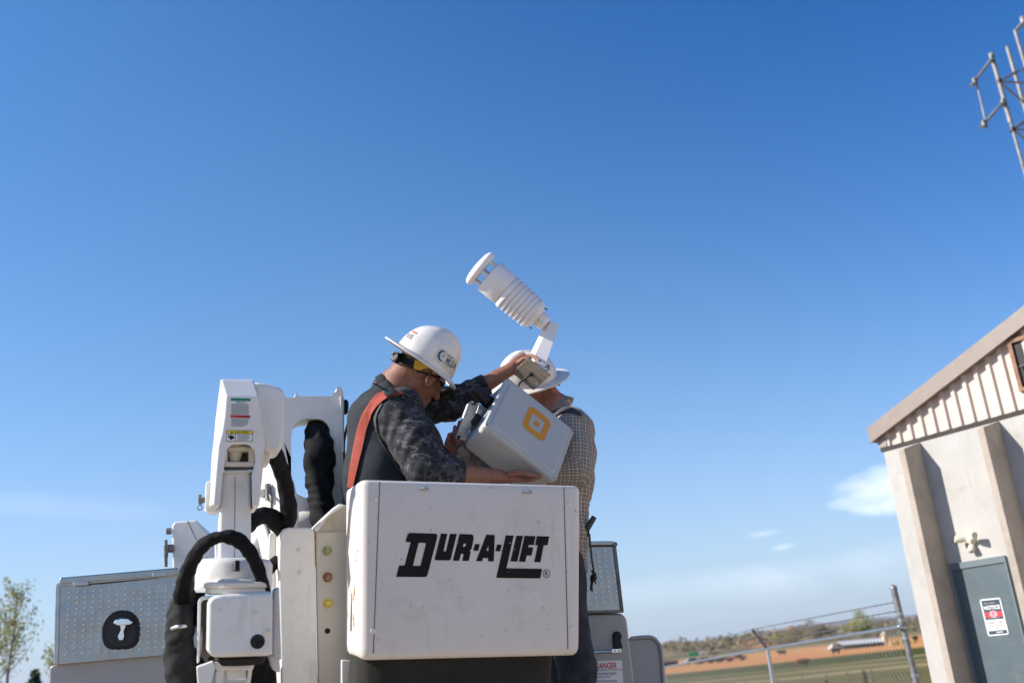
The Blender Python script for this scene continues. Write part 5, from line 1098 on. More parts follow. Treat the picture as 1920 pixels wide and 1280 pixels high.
while x < WLEN:
    z1 = gable(x) + .08
    if z1 > EAVE + .05: ribs.append(prism(np.array([P(x - .016, -.004, EAVE), P(x + .016, -.004, EAVE), P(x + .016, -.004, z1), P(x - .016, -.004, z1)]), np.array([P(x - .028, .021, EAVE), P(x + .028, .021, EAVE), P(x + .028, .021, z1), P(x - .028, .021, z1)])))
    x += .113
add('siding_rib', ribs, SIDING, sdg, smooth=False) if False else add('siding_ribs', ribs, SIDING, sdg, smooth=False)
add('corner_trim', box(BF, -.03, .05, -.012, .10, EAVE, EAVE + .16), mat('grey_flashing', (.30, .26, .22), .6), sdg, smooth=False)
add('base_trim', box(BF, -.02, WLEN, -.008, .015, EAVE - .035, EAVE - .003), DARKTRIM, sdg, smooth=False)
ft = .125
def band(y0, y1, dz0, dz1, xa):
    a = [(xa, fz(xa) + dz0), (mid, fz(mid) + dz0), (mid, fz(mid) + dz1), (xa - .0, fz(xa) + dz1)]; b = [(2 * mid - q, z) for q, z in a]
    return [prism(np.array([P(q, y0, z) for q, z in k]), np.array([P(q, y1, z) for q, z in k])) for k in (a, b)]
rf = add('roof', band(-.055, 7.15, .004, ft, fx0[0]), TRIM, bld, smooth=False)
add('roof_fascia', band(-.062, -.053, 0, ft + .01, fx0[0] - .005), TRIM, rf, smooth=False)
# fins
def fin(x, d=.25, w=.058):
    zt = EAVE - .04; zc = 3.09
    V = []
    for xx in (x, x + w):
        V += [P(xx, .01, 0), P(xx, -d, 0), P(xx, -d, zc), P(xx, -.0, zt)]
    f = [(0, 1, 2, 3), (7, 6, 5, 4), (0, 4, 5, 1), (1, 5, 6, 2), (2, 6, 7, 3), (3, 7, 4, 0)]
    return np.array(V), f
for k in range(14):
    x = .36 - .058 + k * .70
    if abs(k - 30) > 0: add('concrete_fin', fin(x), CONCR, bld, bevel=.006, seg=2)
# door with notice, lamp over it, framed opening in the gable
dx0, dx1 = .385, .842
dr = add('door', box(BF, dx0 + .02, dx1 - .005, -.012, .03, 0, 2.10), DOORM, bld, bevel=.003, seg=1)
add('door_frame', [box(BF, dx0, dx1 + .012, -.022, .03, 2.105, 2.155), box(BF, dx0, dx0 + .02, -.022, .03, 0, 2.105), box(BF, dx1 - .005, dx1 + .012, -.022, .03, 0, 2.105)], mat('door_frame_paint', (.13, .165, .18), .5), dr, bevel=.002, seg=1)
add('door_handle', [lathe(P(dx0 + .09, -.012, 1.0), BN, [(0, .028), (.02, .026), (.05, .012), (.06, .026), (.09, .024), (.095, 0)], 20)], CHROME, dr)
DF = Frame(BF.w(0, -.014, 0), BF.M)
q = [(1836.5, 1123.5), (1875, 1119.5), (1892, 1188.6), (1853, 1192)]
ns = thing('notice_sign', 'small navy, red and white notice on the slate grey door', 'sign', DF.px(1864, 1156, 0))
c3 = [DF.loc(DF.px(*p, 0)) for p in q]
def rq(q, r):
    out = []; q = [np.array(p) for p in q]
    for i in range(4):
        a, b, c = q[i - 1], q[i], q[(i + 1) % 4]
        for t in np.linspace(0, 1, 5): p0, p1 = b + unit(a - b) * r, b + unit(c - b) * r; out.append(p0 * (1 - t) ** 2 + b * 2 * t * (1 - t) + p1 * t * t)
    return out
sb = add('sign_plate', slab(DF, rq(q, 4), -.003, .003), WHITEP, ns, smooth=False)
inn = sub(q, .06, .94, .035, .965)
for nm, (a, b), m_ in (('navy_header', (.66, 1.0), NAVYP), ('red_band', (.50, .66), REDP), ('navy_band', (.425, .50), NAVYP), ('white_field', (.26, .425), WHITEP), ('red_rule', (.235, .26), REDP), ('white_field', (.11, .235), WHITEP), ('navy_footer', (0, .11), NAVYP)):
    add(nm, plate(DF, sub(inn, 0, 1, a, b), -.0042, .0008), m_, sb, smooth=False)
printed(DF, sub(inn, .06, .94, .72, .84), -.0052, 'NOTICE', WHITEP, sb, 'notice_lettering', bold=.04)
lines(DF, sub(inn, .08, .92, .87, .95), -.0052, 1, GREYP, sb, 'sign_print', cw=.08)
Q = sub(inn, .28, .70, .485, .69); cc_ = [tuple(on_quad(np.array([[.5 + .5 * math.cos(t), .5 + .5 * math.sin(t)]]), Q)[0]) for t in np.linspace(0, 2 * math.pi, 25)[:-1]]
add('sign_disc', slab(DF, cc_, -.0054, .0008), mat('pink_print', (.75, .36, .42), .5), sb, smooth=False)
printed(DF, sub(inn, .45, .53, .52, .66), -.0062, '!', REDP, sb, 'sign_mark', bold=.03)
lines(DF, sub(inn, .06, .94, .43, .495), -.0052, 2, GREYP, sb, 'sign_print', seed=3)
printed(DF, sub(inn, .14, .86, .30, .375), -.0052, '8AM - 5PM', GREYP, sb, 'sign_hours', bold=.02)
lines(DF, sub(inn, .16, .84, .14, .20), -.0052, 1, GREYP, sb, 'sign_print', seed=6, cw=.06)
printed(DF, sub(inn, .40, .78, .03, .085), -.0052, 'KTNN'[:0] + 'me', WHITEP, sb, 'sign_footer') if False else lines(DF, sub(inn, .42, .80, .03, .085), -.0052, 1, WHITEP, sb, 'sign_footer', seed=9, cw=.09)
fl = thing('security_light', 'cream twin-head security light on the wall above the grey door', 'light', BF.px(1823, 1014, 0))
lp = BF.px(1823, 1013, 0)
lb = add('light_base', [lathe(lp, BN, [(0, .034), (.012, .036), (.03, .03), (.05, .018)], 22), lathe(lp + BN * .02 - np.array([0, 0, .04]), BN * .6 - np.array([0, 0, .8]), [(-.02, .018), (.02, .026), (.05, .028), (.06, .018)], 18)], LAMPP, fl)
for g, q_ in ((-1, .0), (1, .0)):
    a_ = lp + BN * .05 + BF.ex * .035 * g + np.array([0, 0, .012]); d_ = unit(BF.ex * g * .8 + BN * .65 + np.array([0, 0, .18]))
    add('lamp_head', [tube([lp + BN * .04, a_], .011, 8), lathe(a_, d_, [(-.01, .014), (.01, .022), (.065, .030), (.069, .027), (.05, .022), (.048, 0)], 20)], LAMPP, fl)
wq = [(1890, 640), (1926, 627), (1955, 722), (1916, 735)]
wl4 = [BF.loc(BF.px(*p, -.0)) for p in wq]; wx0 = min(wl4[0][0], wl4[3][0]); wz0, wz1 = wl4[3][2], wl4[0][2]; wx0 = (wl4[0][0] + wl4[3][0]) / 2
wi = add('gable_window', [box(BF, wx0, wx0 + .9, -.030, .0, wz1 - .03, wz1), box(BF, wx0, wx0 + .9, -.030, .0, wz0, wz0 + .03), box(BF, wx0, wx0 + .03, -.030, .0, wz0 + .03, wz1 - .03), box(BF, wx0 + .87, wx0 + .9, -.030, .0, wz0 + .03, wz1 - .03)], WOODF, bld, smooth=False)
add('window_reveal', box(BF, wx0 + .03, wx0 + .10, -.008, .012, wz0 + .03, wz1 - .03), BLACK, wi, smooth=False)
add('window_panel', [box(BF, wx0 + .10, wx0 + .87, -.010, .012, wz0 + .03, wz1 - .03)] + [box(BF, wx0 + .12 + k * .15, wx0 + .135 + k * .15, -.018, -.009, wz0 + .03, wz1 - .03) for k in range(5)], SIDING, wi, smooth=False)
add('panel_wire', [tube(spline([BF.w(wx0 + .05, -.03, wz0 + (wz1 - wz0) * .45), BF.w(wx0 + .16, -.035, wz0 + (wz1 - wz0) * .47), BF.w(wx0 + .22, -.035, wz0 + (wz1 - wz0) * .60), BF.w(wx0 + .30, -.035, wz0 + (wz1 - wz0) * .42), BF.w(wx0 + .5, -.03, wz0 + (wz1 - wz0) * .5)], 5), .008, 6)], DSTEEL, wi)

# ------------------------------------------------------------------ lattice antenna tower behind the building
TY = 15.0
TWR = mat('weathered_tower_zinc', (.30, .285, .27), .6, .4, var=.15, vscale=8)
tb = K(1860, 107, TY); tw_ = thing('antenna_tower', 'grey steel lattice tower carrying a rectangular antenna loop', 'tower', (tb[0] + .5, tb[1] + .4, 0))
l1 = K(1860, 107, TY); l2 = K(1888.5, 88.5, TY + .75); l3 = K(1903, 57, TY + .15)
l3[:2] = l1[:2] + (l3[:2] - l1[:2])
HH = max(l1[2], l2[2], l3[2])
legs = []
for p, r, top in ((l1, .034, l1[2] + .02), (l2, .034, l2[2]), (l3, .030, l3[2])):
    add('tower_leg', [tube([np.array([p[0], p[1], 0]), np.array([p[0], p[1], top - 1.32 if p is l1 else top])], r * .72 if p is l1 else r, 10)] + ([tube([np.array([p[0], p[1], top - 1.34]), np.array([p[0], p[1], top])], r * 1.15, 10), lathe(np.array([p[0], p[1], top - .03]), (0, 0, 1.), [(0, .045), (.06, .05), (.09, .03), (.1, 0)], 12)] if p is l1 else []), TWR, tw_)
l4 = l1 + (l3 - l1) * 1.9; l4[2] = l3[2]
add('tower_leg', tube([np.array([l4[0], l4[1], 0]), l4], .032, 10), TWR, tw_)
pairs = [(l1, l2), (l2, l4), (l1, l4), (l1, l3), (l3, l2)]
z0t = l1[2] - .50; z = z0t
while z > .5:
    for k, (a, b) in enumerate(pairs[:3]):
        A = np.array([a[0], a[1], z]); B_ = np.array([b[0], b[1], z]); C_ = np.array([b[0], b[1], z + .62])
        add('cross_brace', [tube([A, B_], .019, 8), tube([A, C_], .021, 8), lathe(A - np.array([0, 0, .03]), (0, 0, 1.), [(0, .05), (.06, .05)], 10)], TWR, tw_)
    z -= .95
    if z < l1[2] - 4.5: break
add('top_tie', [tube([l3 - np.array([0, 0, .02]), l3 + unit(np.array(K(1935, 25, TY + .15)) - l3) * .7], .035, 8), lathe(l3 + unit(np.array(K(1935, 25, TY + .15)) - l3) * .25, (0, 0, 1.), [(-.02, .05), (.08, .05), (.12, .02)], 10)], TWR, tw_)
a1, a2, a3, a4 = K(1860, 110, TY - .05), K(1821, 162, TY - .3), K(1881, 192, TY - .05), K(1840, 238, TY - .3)
lo_ = add('antenna_loop', [tube([a1 + (a1 - a2) * .06, a2], .028, 10), tube([a3 + (a3 - a4) * .06, a4], .028, 10), tube([K(1829, 145, TY - .27), K(1851, 241, TY - .30)], .018, 8)], TWR, tw_)
for p in (a1, a3, K(1828, 153, TY - .27), K(1845, 232, TY - .3)): add('clamp', lathe(p - np.array([0, 0, .05]), (0, 0, 1.), [(0, .045), (.1, .045)], 10), DSTEEL, lo_)

# ------------------------------------------------------------------ chain-link fence with barbed wire
fence = thing('chain_link_fence', 'galvanised chain link fence topped with barbed wire beside the workshop', 'fence', (*K(1718, 1280, 9.3)[:2], 0))
RZ = K(1685, 1175, 9.3)[2]
fA = K(1687, 1175, 9.3); fB = K(1439, 1215, 14.3); fC = K(1244, 1250, 28)
dirf = unit([fB[0] - fA[0], fB[1] - fA[1], 0])
def on_line(px):                       # the fence runs straight: where the photograph's column px meets its line
    d = pray(px, 1215); t = np.linalg.solve(np.array([[d[0], -dirf[0]], [d[1], -dirf[1]]]), np.array([fA[0], fA[1]])); return np.array([fA[0] + dirf[0] * t[1], fA[1] + dirf[1] * t[1], fA[2]])
def rail_at(px, py): p = on_line(px); return K(px, py, p[1])
p0, p1, p2 = rail_at(1685, 1175), rail_at(1439, 1215), rail_at(1244, 1250)
pt = K(1675.5, 1102, p0[1]); pbm = K(1719, 1283, p0[1]); pbot = pbm + (pbm - pt) * ((pbm[2]) / (pt[2] - pbm[2]))
fp0 = add('fence_post', [tube([pbot, pt], .029, 14), lathe(pt, unit(pt - pbot), [(-.01, .032), (.01, .032), (.022, .022), (.03, .010), (.032, 0)], 14)], mat('aged_fence_steel', (.25, .25, .25), .5, .6, var=.2, vscale=20), fence)
for py in (1150, 1162, 1176, 1196, 1265): add('post_band', lathe(K(1675.5 + (py - 1102) * .2403, py, p0[1]) , unit(pt - pbot), [(-.012, .033), (.012, .033)], 14), STEEL, fp0)
def vert(p, z0=0): return np.array([p[0], p[1], z0])
add('fence_post', tube([vert(p1), p1 + np.array([0, 0, .0])], .026, 12), STEEL, fence)
add('barb_arm', tube([p1 + np.array([0, 0, -.01]), K(1410, 1179, p1[1] - .1)], .020, 10), DSTEEL, fence)
add('fence_post', tube([vert(p2), p2], .026, 12), STEEL, fence)
far = p2 + (p2 - p1) * .5
add('top_rail', [tube([p0, p1, p2, far], .0185, 12), lathe(p0 - dirf * .0, -dirf, [(-.02, .023), (.03, .025), (.045, .016)], 12)], STEEL, fence)
arm_top = K(1410, 1179, p1[1] - .1); e2 = p2 + (arm_top - p1)
add('fence_post', tube([vert(far), far], .026, 12), STEEL, fence)
add('barb_arm', tube([p2, e2], .020, 10), DSTEEL, fence)
def barbed(a, b, c):
    out = [tube([a, b, c], .0045, 6)]; n = int(np.linalg.norm(b - a) / .13)
    for i in range(n):
        p = a + (b - a) * (i + .5) / n; out += [tube([p + np.array([0, .0, .014]), p - np.array([0, 0, .014])], .0022, 4), tube([p + np.array([.012, 0, .006]), p - np.array([.012, 0, .006])], .0022, 4)]
    return out
for i, (ax, ay, bx, by) in enumerate(((1679, 1128, 1409, 1179), (1682, 1145, 1420, 1191), (1687, 1159, 1431, 1204))):
    a = K(ax, ay, p0[1]); t = (i + 0.02) / 3; b = arm_top * (1 - t) + p1 * t; c = e2 * (1 - t) + p2 * t
    add('barbed_wire', barbed(a, b, c), DSTEEL, fence)
lnk = []; L_ = np.linalg.norm(far - p0); dv = (far - p0) / L_; Hm = 1.66; st = .095
zr = lambda t: p0[2] + dv[2] * t
for k in range(int((L_ + Hm) / st) + 1):
    for sgn in (1, -1):
        t0 = k * st - Hm; q0, q1 = max(0, -t0 / Hm), min(1, (L_ - t0) / Hm)
        if q1 <= q0: continue
        E_ = []
        for q_ in (q0, q1): t_ = t0 + q_ * Hm; p_ = p0 + dv * t_; p_[2] = zr(t_) - .01 - (Hm - .03) * (q_ if sgn > 0 else 1 - q_); E_.append(p_)
        lnk.append(tube(E_, 0.0014, 4, cap=False))
add('chain_link_mesh', lnk, mat('dull_wire', (.20, .20, .19), .6, .3), fence)

# ------------------------------------------------------------------ things in the fields
def gp(px, py, Y): p = K(px, py, Y); p[2] = land_z(p[0], p[1]); return p
wfence = thing('wire_fence', 'row of thin posts with plain wires crossing the near pasture', 'fence', gp(1600, 1280, 58))
wp_ = [(1395, 58), (1455, 58.5), (1502, 59), (1547, 59.5), (1587, 60), (1632, 60.5), (1677, 61), (1722, 61.5)]
tops = []
for i, (px, Y) in enumerate(wp_):
    b = gp(px + 4, 1280, Y); tp_ = K(px, {1502: 1263, 1587: 1259, 1632: 1257, 1677: 1252}.get(px, 1262 - (px - 1600) * .07), Y); h = max(tp_[2] - b[2], .9); r = .07 if px == 1632 else .035
    add('fence_post', [tube([b - np.array([0, 0, .1]), b + np.array([0, 0, h])], r, 8)], DSTEEL if px != 1632 else BARK, wfence); tops.append(b + np.array([0, 0, h]))
for px, py, Y, r in ((1619, 1256, 58, .13), (1545, 1274, 57, .12)):
    b = gp(px + 4, 1280, Y); tp_ = K(px, py, Y); add('fence_post', lathe(np.array([b[0], b[1], b[2] - .2]), (0, 0, 1.), [(0, r), (tp_[2] - b[2] + .1, r * .92), (tp_[2] - b[2] + .2, r * .6)], 10), mat('brown_wood_post', (.075, .042, .028), .9, var=.3, vscale=8), wfence, label='thick brown wooden post')
for dz in (.1, .4, .75): add('fence_wire', tube([t - np.array([0, 0, dz]) for t in tops], .006, 5), DSTEEL, wfence)
def cow_mesh():
    b = Body(.05); X = lambda x, y, z: np.array([x, y, z])
    b.cone(X(-.75, 0, 1.05), X(.55, 0, 1.05), .36, .40, .15); b.cone(X(-.7, 0, .95), X(.5, 0, .90), .30, .36, .15)
    b.cone(X(.6, 0, 1.15), X(1.05, 0, 1.2), .26, .17, .12); b.cone(X(1.0, 0, 1.25), X(1.42, 0, 1.02), .15, .10, .06); b.cone(X(1.05, -.2, 1.33), X(1.05, .2, 1.33), .05, .05, .05)
    for x, y in ((-.72, .2), (-.72, -.2), (.5, .2), (.5, -.2)):
        if x < 0: b.chain([X(x + .05, y, .9), X(x + .08, y, .62), X(x - .06, y, .42), X(x, y, .05)], [.18, .12, .075, .07], .08)
        else: b.chain([X(x, y, .9), X(x + .02, y, .45), X(x, y, .05)], [.15, .085, .07], .08)
    b.chain([X(-1.08, 0, 1.25), X(-1.2, 0, .9), X(-1.18, 0, .5)], [.05, .04, .05], .04); return b.mesh()
cv_, cf2 = cow_mesh()
CB = mat('dark_cow_hide', (.020, .014, .012), .8, var=.2, spec=.2); CR_ = mat('red_brown_cow_hide', (.16, .055, .028), .8, var=.25, spec=.2)
for px, py, Y, rz, m_, lab in ((1507, 1250.5, 205, 0.1, CR_, 'red-brown cow walking on the green pasture beyond the fence'), (1569, 1225, 255, 0.2, CB, 'black cow with head raised where the ploughed field meets the pasture'),
                           (1467, 1228, 285, 2.9, CB, 'small black cow at the top of the ploughed strip'), (1717, 1201, 300, .6, CB, 'dark cow beside the yellow straw stacks')):
    o = add('cow', (cv_, cf2), m_, None, loc=(0, 0, 0), label=lab, cat='cow', group='cattle in the fields'); p = K(px, py, Y); o.location = tuple(p if Y > 100 else gp(px, py, Y)); o.rotation_euler = (0, 0, rz)
    if Y > 100: o.location.z = float(land_z(p[0], p[1])); 
def at_land(px, py):
    """where the line of sight through a pixel meets the land"""
    for Y in np.concatenate([np.linspace(40, 400, 361), np.linspace(402, 1600, 600)]):
        p = K(px, py, Y)
        if p[2] <= land_z(p[0], p[1]) + 0.0: return p
    return K(px, py, 1450)
cows = [o for o in bpy.data.objects if o.name.startswith('cow')]
for o, (px, py) in zip(sorted(cows, key=lambda o: o.name), ((1507, 1251), (1569, 1226), (1467, 1229), (1717, 1202))):
    o.location = tuple(at_land(px, py))
def fwd_frame(p, rz): return Frame(p, rotm(rz, 0, 0))
GLASSD = mat('dark_car_glass', (.012, .014, .016), .1, var=0)
def car(px, py, m_, lab, rz, L_=4.6, truckish=False):
    p = at_land(px, py); t = thing('parked_car', lab, 'car', p, 'vehicles parked in a row beyond the field'); fr = fwd_frame(p, rz); h = 1.5
    pr_ = [(-.5, .35), (-.49, .78), (-.40, .92), (-.30, 1.45), (.12, 1.5), (.25, .98), (.46, .82), (.5, .55), (.5, .35)] if not truckish else [(-.5, .5), (-.5, 1.0), (-.05, 1.0), (-.02, 1.75), (.2, 1.75), (.28, 1.1), (.48, 1.0), (.5, .5)]
    mk = lambda y: np.array([fr.w(x * L_, y, z) for x, z in pr_])
    add('body', prism(mk(-.9), mk(.9)), m_, t, bevel=.06, seg=2)
    g = [(-.36, .95), (-.29, 1.38), (.10, 1.42), (.21, .98)] if not truckish else [(-.01, 1.12), (0, 1.65), (.18, 1.65), (.24, 1.12)]
    add('window', prism(np.array([fr.w(x * L_, -.92, z) for x, z in g]), np.array([fr.w(x * L_, .92, z) for x, z in g])), GLASSD, t, smooth=False)
    for x in (-.3, .31):
        for y in (-.93, .75): add('wheel', lathe(fr.w(x * L_, y, .34), fr.ey, [(0, .2), (.02, .34), (.16, .34), (.18, .2)], 14), BLACK, t)
for a in ((1300, 1244.5, mat('silver_car_paint', (.30, .31, .33), .3), 'silver car parked at the end of the dark row', .25), (1324, 1243, mat('black_car_paint', (.012, .012, .014), .25), 'black car parked next to the silver car', .2),
          (1342, 1241.5, mat('navy_car_paint', (.015, .02, .035), .25), 'navy car parked between two black cars', .15), (1357, 1240, mat('black_car_paint', (.012, .012, .014), .25), 'black car parked nearest the red pickup', .1)): car(*a)
car(1381, 1238, mat('red_truck_paint', (.20, .025, .02), .35), 'dark red pickup parked alone past the black cars', .2, 5.4, True)
car(1571, 1217.5, WHITE, 'white car beside the long pale-roofed shed', .1)
bp = at_land(1320, 1233); bb = thing('painted_board', 'long low green, white and red painted board above the parked cars', 'board', bp)
fr = fwd_frame(bp, R(8)); u_ = 1 / (1867 / np.linalg.norm(bp))
for nm, x0, x1, m_ in (('green_section', -27, -8, mat('bright_green_paint', (.01, .36, .13), .5)), ('white_section', -8, 8, WHITE), ('dark_green_section', 9, 28, mat('dark_green_paint', (.015, .10, .05), .5))):
    add(nm, box(fr, x0 * u_, x1 * u_, 0, .25, 5.0 * u_ if nm[0] != 'd' else 5.6 * u_, 11 * u_ if nm[0] != 'd' else 8.6 * u_), m_, bb, bevel=.1, seg=2)
add('red_emblem', [box(fr, -2.2 * u_, 2.4 * u_, -.06, 0, 5.6 * u_, 8 * u_), box(fr, 0, 2 * u_, -.06, -.0, 8.0 * u_, 9.6 * u_)], RED, bb, smooth=False)
add('board_post', [tube([fr.w(x * u_, .1, -.5), fr.w(x * u_, .1, 6 * u_)], .12, 6) for x in (-24, -2, 20)], DSTEEL, bb)
def house(px, py, w, h, d, wall_m, roof_m, lab, name='farm_building', rz=.15, pitch=.45, winds=0):
    p = at_land(px, py); t = thing(name, lab, 'building', p); fr = fwd_frame(p, rz); u_ = np.linalg.norm(p - CAM) / 1867; w, h, d = w * u_, h * u_, d * u_
    add('wall', box(fr, -w / 2, w / 2, 0, d, -.6, h), wall_m, t, smooth=False)
    rz_ = h + d * pitch * .5; V = [fr.w(x, y, z) for x in (-w / 2 - .3, w / 2 + .3) for y, z in ((-.4, h - .05), (d / 2, rz_), (d + .4, h - .05), (d / 2, rz_ - .3))]
    add('roof', (np.array(V), [(0, 1, 5, 4), (1, 2, 6, 5), (0, 3, 2, 1), (4, 5, 6, 7), (0, 4, 7, 3), (3, 7, 6, 2)]), roof_m, t, smooth=False)
    for k in range(winds): x = -w / 2 + w * (k + .5) / winds; add('window', box(fr, x - w * .05, x + w * .05, -.05, .1, h * .3, h * .75), GLASSD, t, smooth=False)
    return t
PALE = mat('pale_sheet_roof', (.62, .60, .58), .6); TANW = mat('tan_farm_wall', (.42, .30, .20), .8); DRED = mat('dark_red_roof', (.085, .035, .03), .7); DWALL = mat('dark_shed_wall', (.05, .045, .045), .8)
house(1622, 1213, 74, 7, 26, DWALL, PALE, 'long low shed with pale roof behind the ploughed field', 'farm_shed', .12, .5)
house(1254, 1249, 34, 6, 22, DWALL, DRED, 'dark shed with a red-brown roof beside the fence end', 'farm_shed', .1, .4)
house(1551, 1187, 12, 3.5, 9, WHITE, PALE, 'small white house on the hillside left of the pale green tree'.replace('left of', 'near'), 'farm_house', .3, .7, 2)
house(1590, 1182, 11, 3, 9, TANW, mat('pink_roof', (.50, .33, .26), .7), 'small tan house right under the pale green tree'.replace('right under', 'close under'), 'farm_house', -.2, .7, 2)
sp = at_land(1661, 1209); sl = thing('silo', 'stubby cream silo standing at the end of the pale-roofed shed', 'silo', sp); u_ = np.linalg.norm(sp - CAM) / 1867
add('silo_wall', lathe(sp, (0, 0, 1.), [(-.5, 5 * u_), (19 * u_, 4.6 * u_)], 20), mat('cream_silo_render', (.66, .50, .30), .8, var=.15, vscale=.5), sl); add('silo_roof', lathe(sp + np.array([0, 0, 19 * u_]), (0, 0, 1.), [(0, 4.9 * u_), (2 * u_, 3 * u_), (4 * u_, .3 * u_)], 20), PALE, sl)
dp = at_land(1566, 1215); mdv, mdf = [], []; u_ = np.linalg.norm(dp - CAM) / 1867
nx_, ny_ = 30, 10
for i in range(nx_ + 1):
    for j in range(ny_ + 1):
        x = (i / nx_ - .5) * 66 * u_; y = (j / ny_ - .5) * 30 * u_; a = np.clip(1 - (2 * j / ny_ - 1) ** 2, 0, 1) * np.clip(np.interp(i / nx_, [0, .35, .8, 1], [0, .6, 1, 0]), 0, 1); mdv.append(dp + np.array([x, y, 0])); mdv[-1][2] = land_z(mdv[-1][0], mdv[-1][1]) - .3 + a * 9 * u_ * (1 + .15 * math.sin(i * 2.1 + j))
for i in range(nx_):
    for j in range(ny_): mdf.append((i * (ny_ + 1) + j, (i + 1) * (ny_ + 1) + j, (i + 1) * (ny_ + 1) + j + 1, i * (ny_ + 1) + j + 1))
add('earth_bank', (np.array(mdv), mdf), mat('orange_earth', (.50, .30, .17), .95, var=.15, vscale=.3), loc=dp, kind='structure')
for k, (px, py) in enumerate(((1672, 1209), (1681, 1208), (1690, 1207), (1703, 1206), (1712, 1205))):
    p = at_land(px, py); u_ = np.linalg.norm(p - CAM) / 1867; r = np.random.default_rng(k); fr = fwd_frame(p, r.random())
    add('straw_stack', lathe(p - np.array([0, 0, .2]), (0, 0, 1.), [(0, 5 * u_), (3 * u_, 5.2 * u_), ((6 + 2 * r.random()) * u_, 3.6 * u_), (8.5 * u_, 1.2 * u_), (9 * u_, 0)], 12), mat('yellow_straw', (.46, .32, .10), .95, var=.2, vscale=.6, bump=.6), loc=p, label='yellow straw stack in the row beyond the corner fence post', cat='straw stack', group='straw stacks by the ploughed field')

# ------------------------------------------------------------------ trees
def leafy(center, rad, n, size, seed, flat=1.0, hole=.25):
    r = np.random.default_rng(seed); V = []; F_ = []; cl = [(center + r.normal(size=3) * rad * np.array([.5, .5, .36]), .32 + .30 * r.random()) for _ in range(16)]
    for i in range(n):
        c, s = cl[r.integers(len(cl))]; d = r.normal(size=3); d /= np.linalg.norm(d); p = c + d * rad * s * r.random() ** .45 * np.array([1, 1, flat])
        a = r.normal(size=3); a /= np.linalg.norm(a); b = np.cross(a, r.normal(size=3)); b /= np.linalg.norm(b); q = size * (.6 + .8 * r.random()); k = len(V)
        V += [p - a * q, p + b * q * .55, p + a * q, p - b * q * .55]; F_.append((k, k + 1, k + 2, k + 3))
    return np.array(V), F_
LV = [simple_leaf('spring_leaf', (.24, .25, .06), (.36, .33, .10)), simple_leaf('dark_needle', (.012, .022, .010), (.025, .04, .016)), simple_leaf('pale_green_leaf', (.42, .40, .15), (.34, .34, .11)), simple_leaf('bare_twig', (.24, .19, .15), (.33, .26, .20)), simple_leaf('scrub_leaf', (.24, .20, .11), (.33, .26, .15))]
def far_tree(px, py, wpx, hpx, m_, lab, seed, n=900, grp='trees on the far hillside', cat='tree', name='broadleaf_tree'):
    p = at_land(px, py); u_ = np.linalg.norm(p - CAM) / 1867; t = thing(name, lab, cat, p, grp); H = hpx * u_; W = wpx * u_
    add('trunk', [tube([p - np.array([0, 0, .3]), p + np.array([0, 0, H * .5])], [W * .03, W * .018], 7)] + [tube([p + np.array([0, 0, H * .25]), p + np.array([math.cos(a) * W * .25, math.sin(a) * W * .25, H * .65])], [W * .015, W * .006], 5) for a in (0, 1.3, 2.6, 3.9, 5.1)], BARK, t)
    add('crown', leafy(p + np.array([0, 0, H * .58]), W * .5, n, W * .035, seed, H / W * .9), m_, t)
far_tree(1617, 1196, 52, 34, LV[2], 'broad pale green tree standing highest on the hillside', 1, 1800)
far_tree(1538, 1202, 44, 30, LV[3], 'grey leafless round tree close to the white hillside house', 2, 1500)
far_tree(1496, 1206, 36, 22, LV[4], 'olive bushy tree between the grey tree and the butte', 3, 1100)
far_tree(1464, 1208, 30, 18, LV[2], 'small yellowish tree at the end of the hillside row', 4, 900)
far_tree(1577, 1206, 30, 18, LV[3], 'brown bare thicket tree behind the pale-roofed shed', 6, 900)
far_tree(1648, 1200, 26, 22, LV[4], 'dark olive tree behind the cream silo', 7, 900)
def brush():
    V = []; F_ = []; r = np.random.default_rng(11)
    for i in range(420):
        px = 1244 + r.random() * 500; Y = 470 + r.random() * 900; p = K(px, 1200, Y); p[2] = land_z(p[0], p[1]); s = 1.2 + 2.6 * r.random()
        v, f = leafy(p + np.array([0, 0, s * .5]), s * 1.3, 26, s * .42, i, .5); k = sum(len(x) for x in V); V.append(v); F_ += [tuple(j + k for j in q) for q in f]
    return np.concatenate(V), F_
add('scrub_vegetation', brush(), LV[4], loc=(0, 0, 0), kind='stuff')
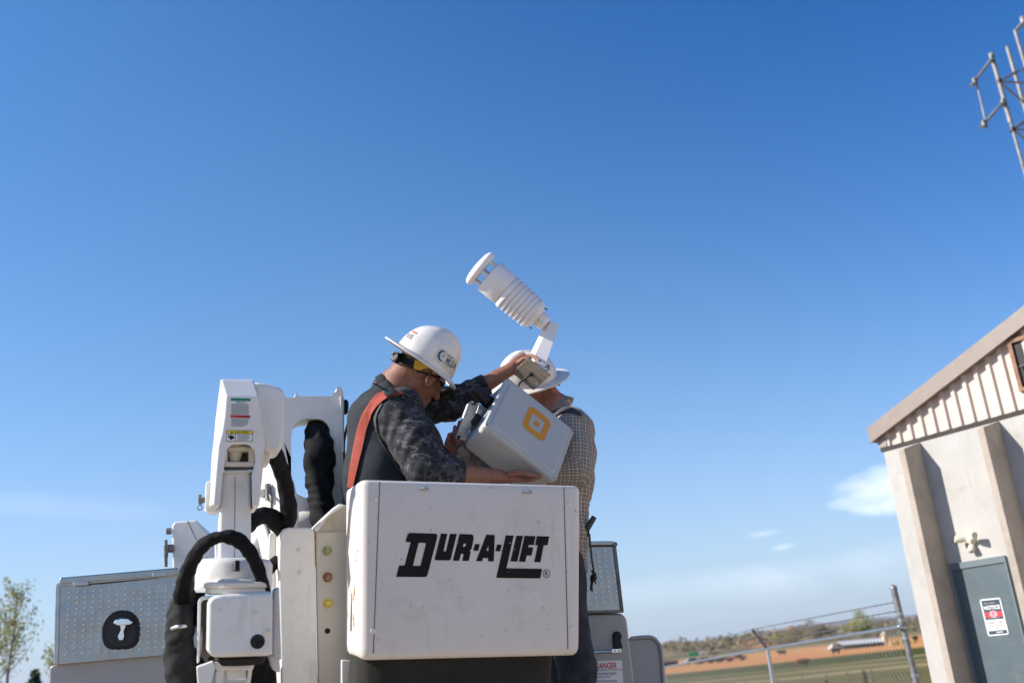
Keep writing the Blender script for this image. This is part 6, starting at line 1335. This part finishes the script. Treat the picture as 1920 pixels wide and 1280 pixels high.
def sapling(px, py, top, Y, lab, seed, hgt_px=190, spread=.125, nb_=26):
    b = K(px, py, Y); tpt = K(*top, Y + .1); base = np.array([b[0] - (tpt[0] - b[0]) * .2, b[1], 0]); t = thing('sapling_tree', lab, 'tree', base, 'young trees beside the truck')
    r = np.random.default_rng(seed); tr_ = spline([base, b, b * .5 + tpt * .5 + np.array([.03, 0, 0]), tpt], 8); H = tpt[2]
    wood = [tube(tr_, list(np.linspace(.05, .008, len(tr_))), 8)]; V = []; F_ = []
    for i in range(nb_):
        s = .30 + .66 * (i + r.random()) / nb_; k = s * (len(tr_) - 1); p = tr_[int(k)]; a = r.random() * 6.28; L_ = H * spread * (1.25 - s) * (1.1 + r.random()); q = p + np.array([math.cos(a) * L_ * .55, math.sin(a) * L_ * .55, L_ * 1.1]); m_ = (p + q) / 2 + np.array([math.cos(a) * L_ * .12, math.sin(a) * L_ * .12, -.02])
        br = spline([p, m_, q], 6); wood.append(tube(br, list(np.linspace(.012, .003, len(br))), 5))
        for pt_ in br[3:]:
            for _ in range(4):
                c = pt_ + r.normal(size=3) * .10; a_ = unit(r.normal(size=3)); b_ = unit(np.cross(a_, r.normal(size=3))); z = .022 + .026 * r.random(); n0 = len(V); V += [c - a_ * z, c + b_ * z * .7, c + a_ * z, c - b_ * z * .7]; F_.append((n0, n0 + 1, n0 + 2, n0 + 3))
    add('trunk', wood, BARK, t); add('crown', (np.array(V), F_), LV[0], t)
sapling(13, 1280, (33, 1096), 24, 'tall thin young tree with sparse spring leaves at the picture edge', 4)
sapling(-8, 1280, (-4, 1150), 25, 'young leafy tree cut off by the picture edge', 6, nb_=22)
sapling(97, 1290, (99, 1225), 27, 'young tree peeping out behind the toolbox corner', 9, nb_=14)
cb_ = K(62, 1300, 45); t = thing('conifer_tree', 'dark conifer showing only its rounded top beside the toolbox', 'tree', (cb_[0], cb_[1], 0)); ct = K(66, 1255, 45)
add('trunk', tube([np.array([cb_[0], cb_[1], 0]), ct - np.array([0, 0, .3])], [.14, .03], 8), BARK, t)
Vc = []; Fc = []; r = np.random.default_rng(5); Hc = ct[2]
for i in range(2600):
    s = r.random() ** .8; z = Hc * (1 - s * .85); rad = .12 + s * 1.25 * (1 + .25 * math.sin(s * 40)); a = r.random() * 6.28; p = np.array([cb_[0] + (ct[0] - cb_[0]) * (1 - s) + math.cos(a) * rad * r.random() ** .4, cb_[1] + math.sin(a) * rad * r.random() ** .4, z]); d = unit(r.normal(size=3)); e = unit(np.cross(d, r.normal(size=3))); q = .06 + .05 * r.random(); k = len(Vc); Vc += [p - d * q, p + e * q * .5, p + d * q, p - e * q * .5]; Fc.append((k, k + 1, k + 2, k + 3))
add('crown', (np.array(Vc), Fc), LV[1], t)

# ------------------------------------------------------------------ air: pale haze over the whole land
hz = box(Frame((0, 0, 0), np.eye(3)), -9500, 9500, -9500, 9500, -1.2, 232)
hm = bpy.data.materials.new('haze_air'); hm.use_nodes = True; hn = hm.node_tree; hn.nodes.clear()
ho = hn.nodes.new('ShaderNodeOutputMaterial'); hv_ = hn.nodes.new('ShaderNodeVolumePrincipled'); hv_.inputs['Color'].default_value = (.80, .87, .95, 1); hv_.inputs['Density'].default_value = .00007; hv_.inputs['Anisotropy'].default_value = .2
hn.links.new(hv_.outputs[0], ho.inputs['Volume'])
add('haze', hz, hm, loc=(0, 0, 0), smooth=False, kind='stuff')
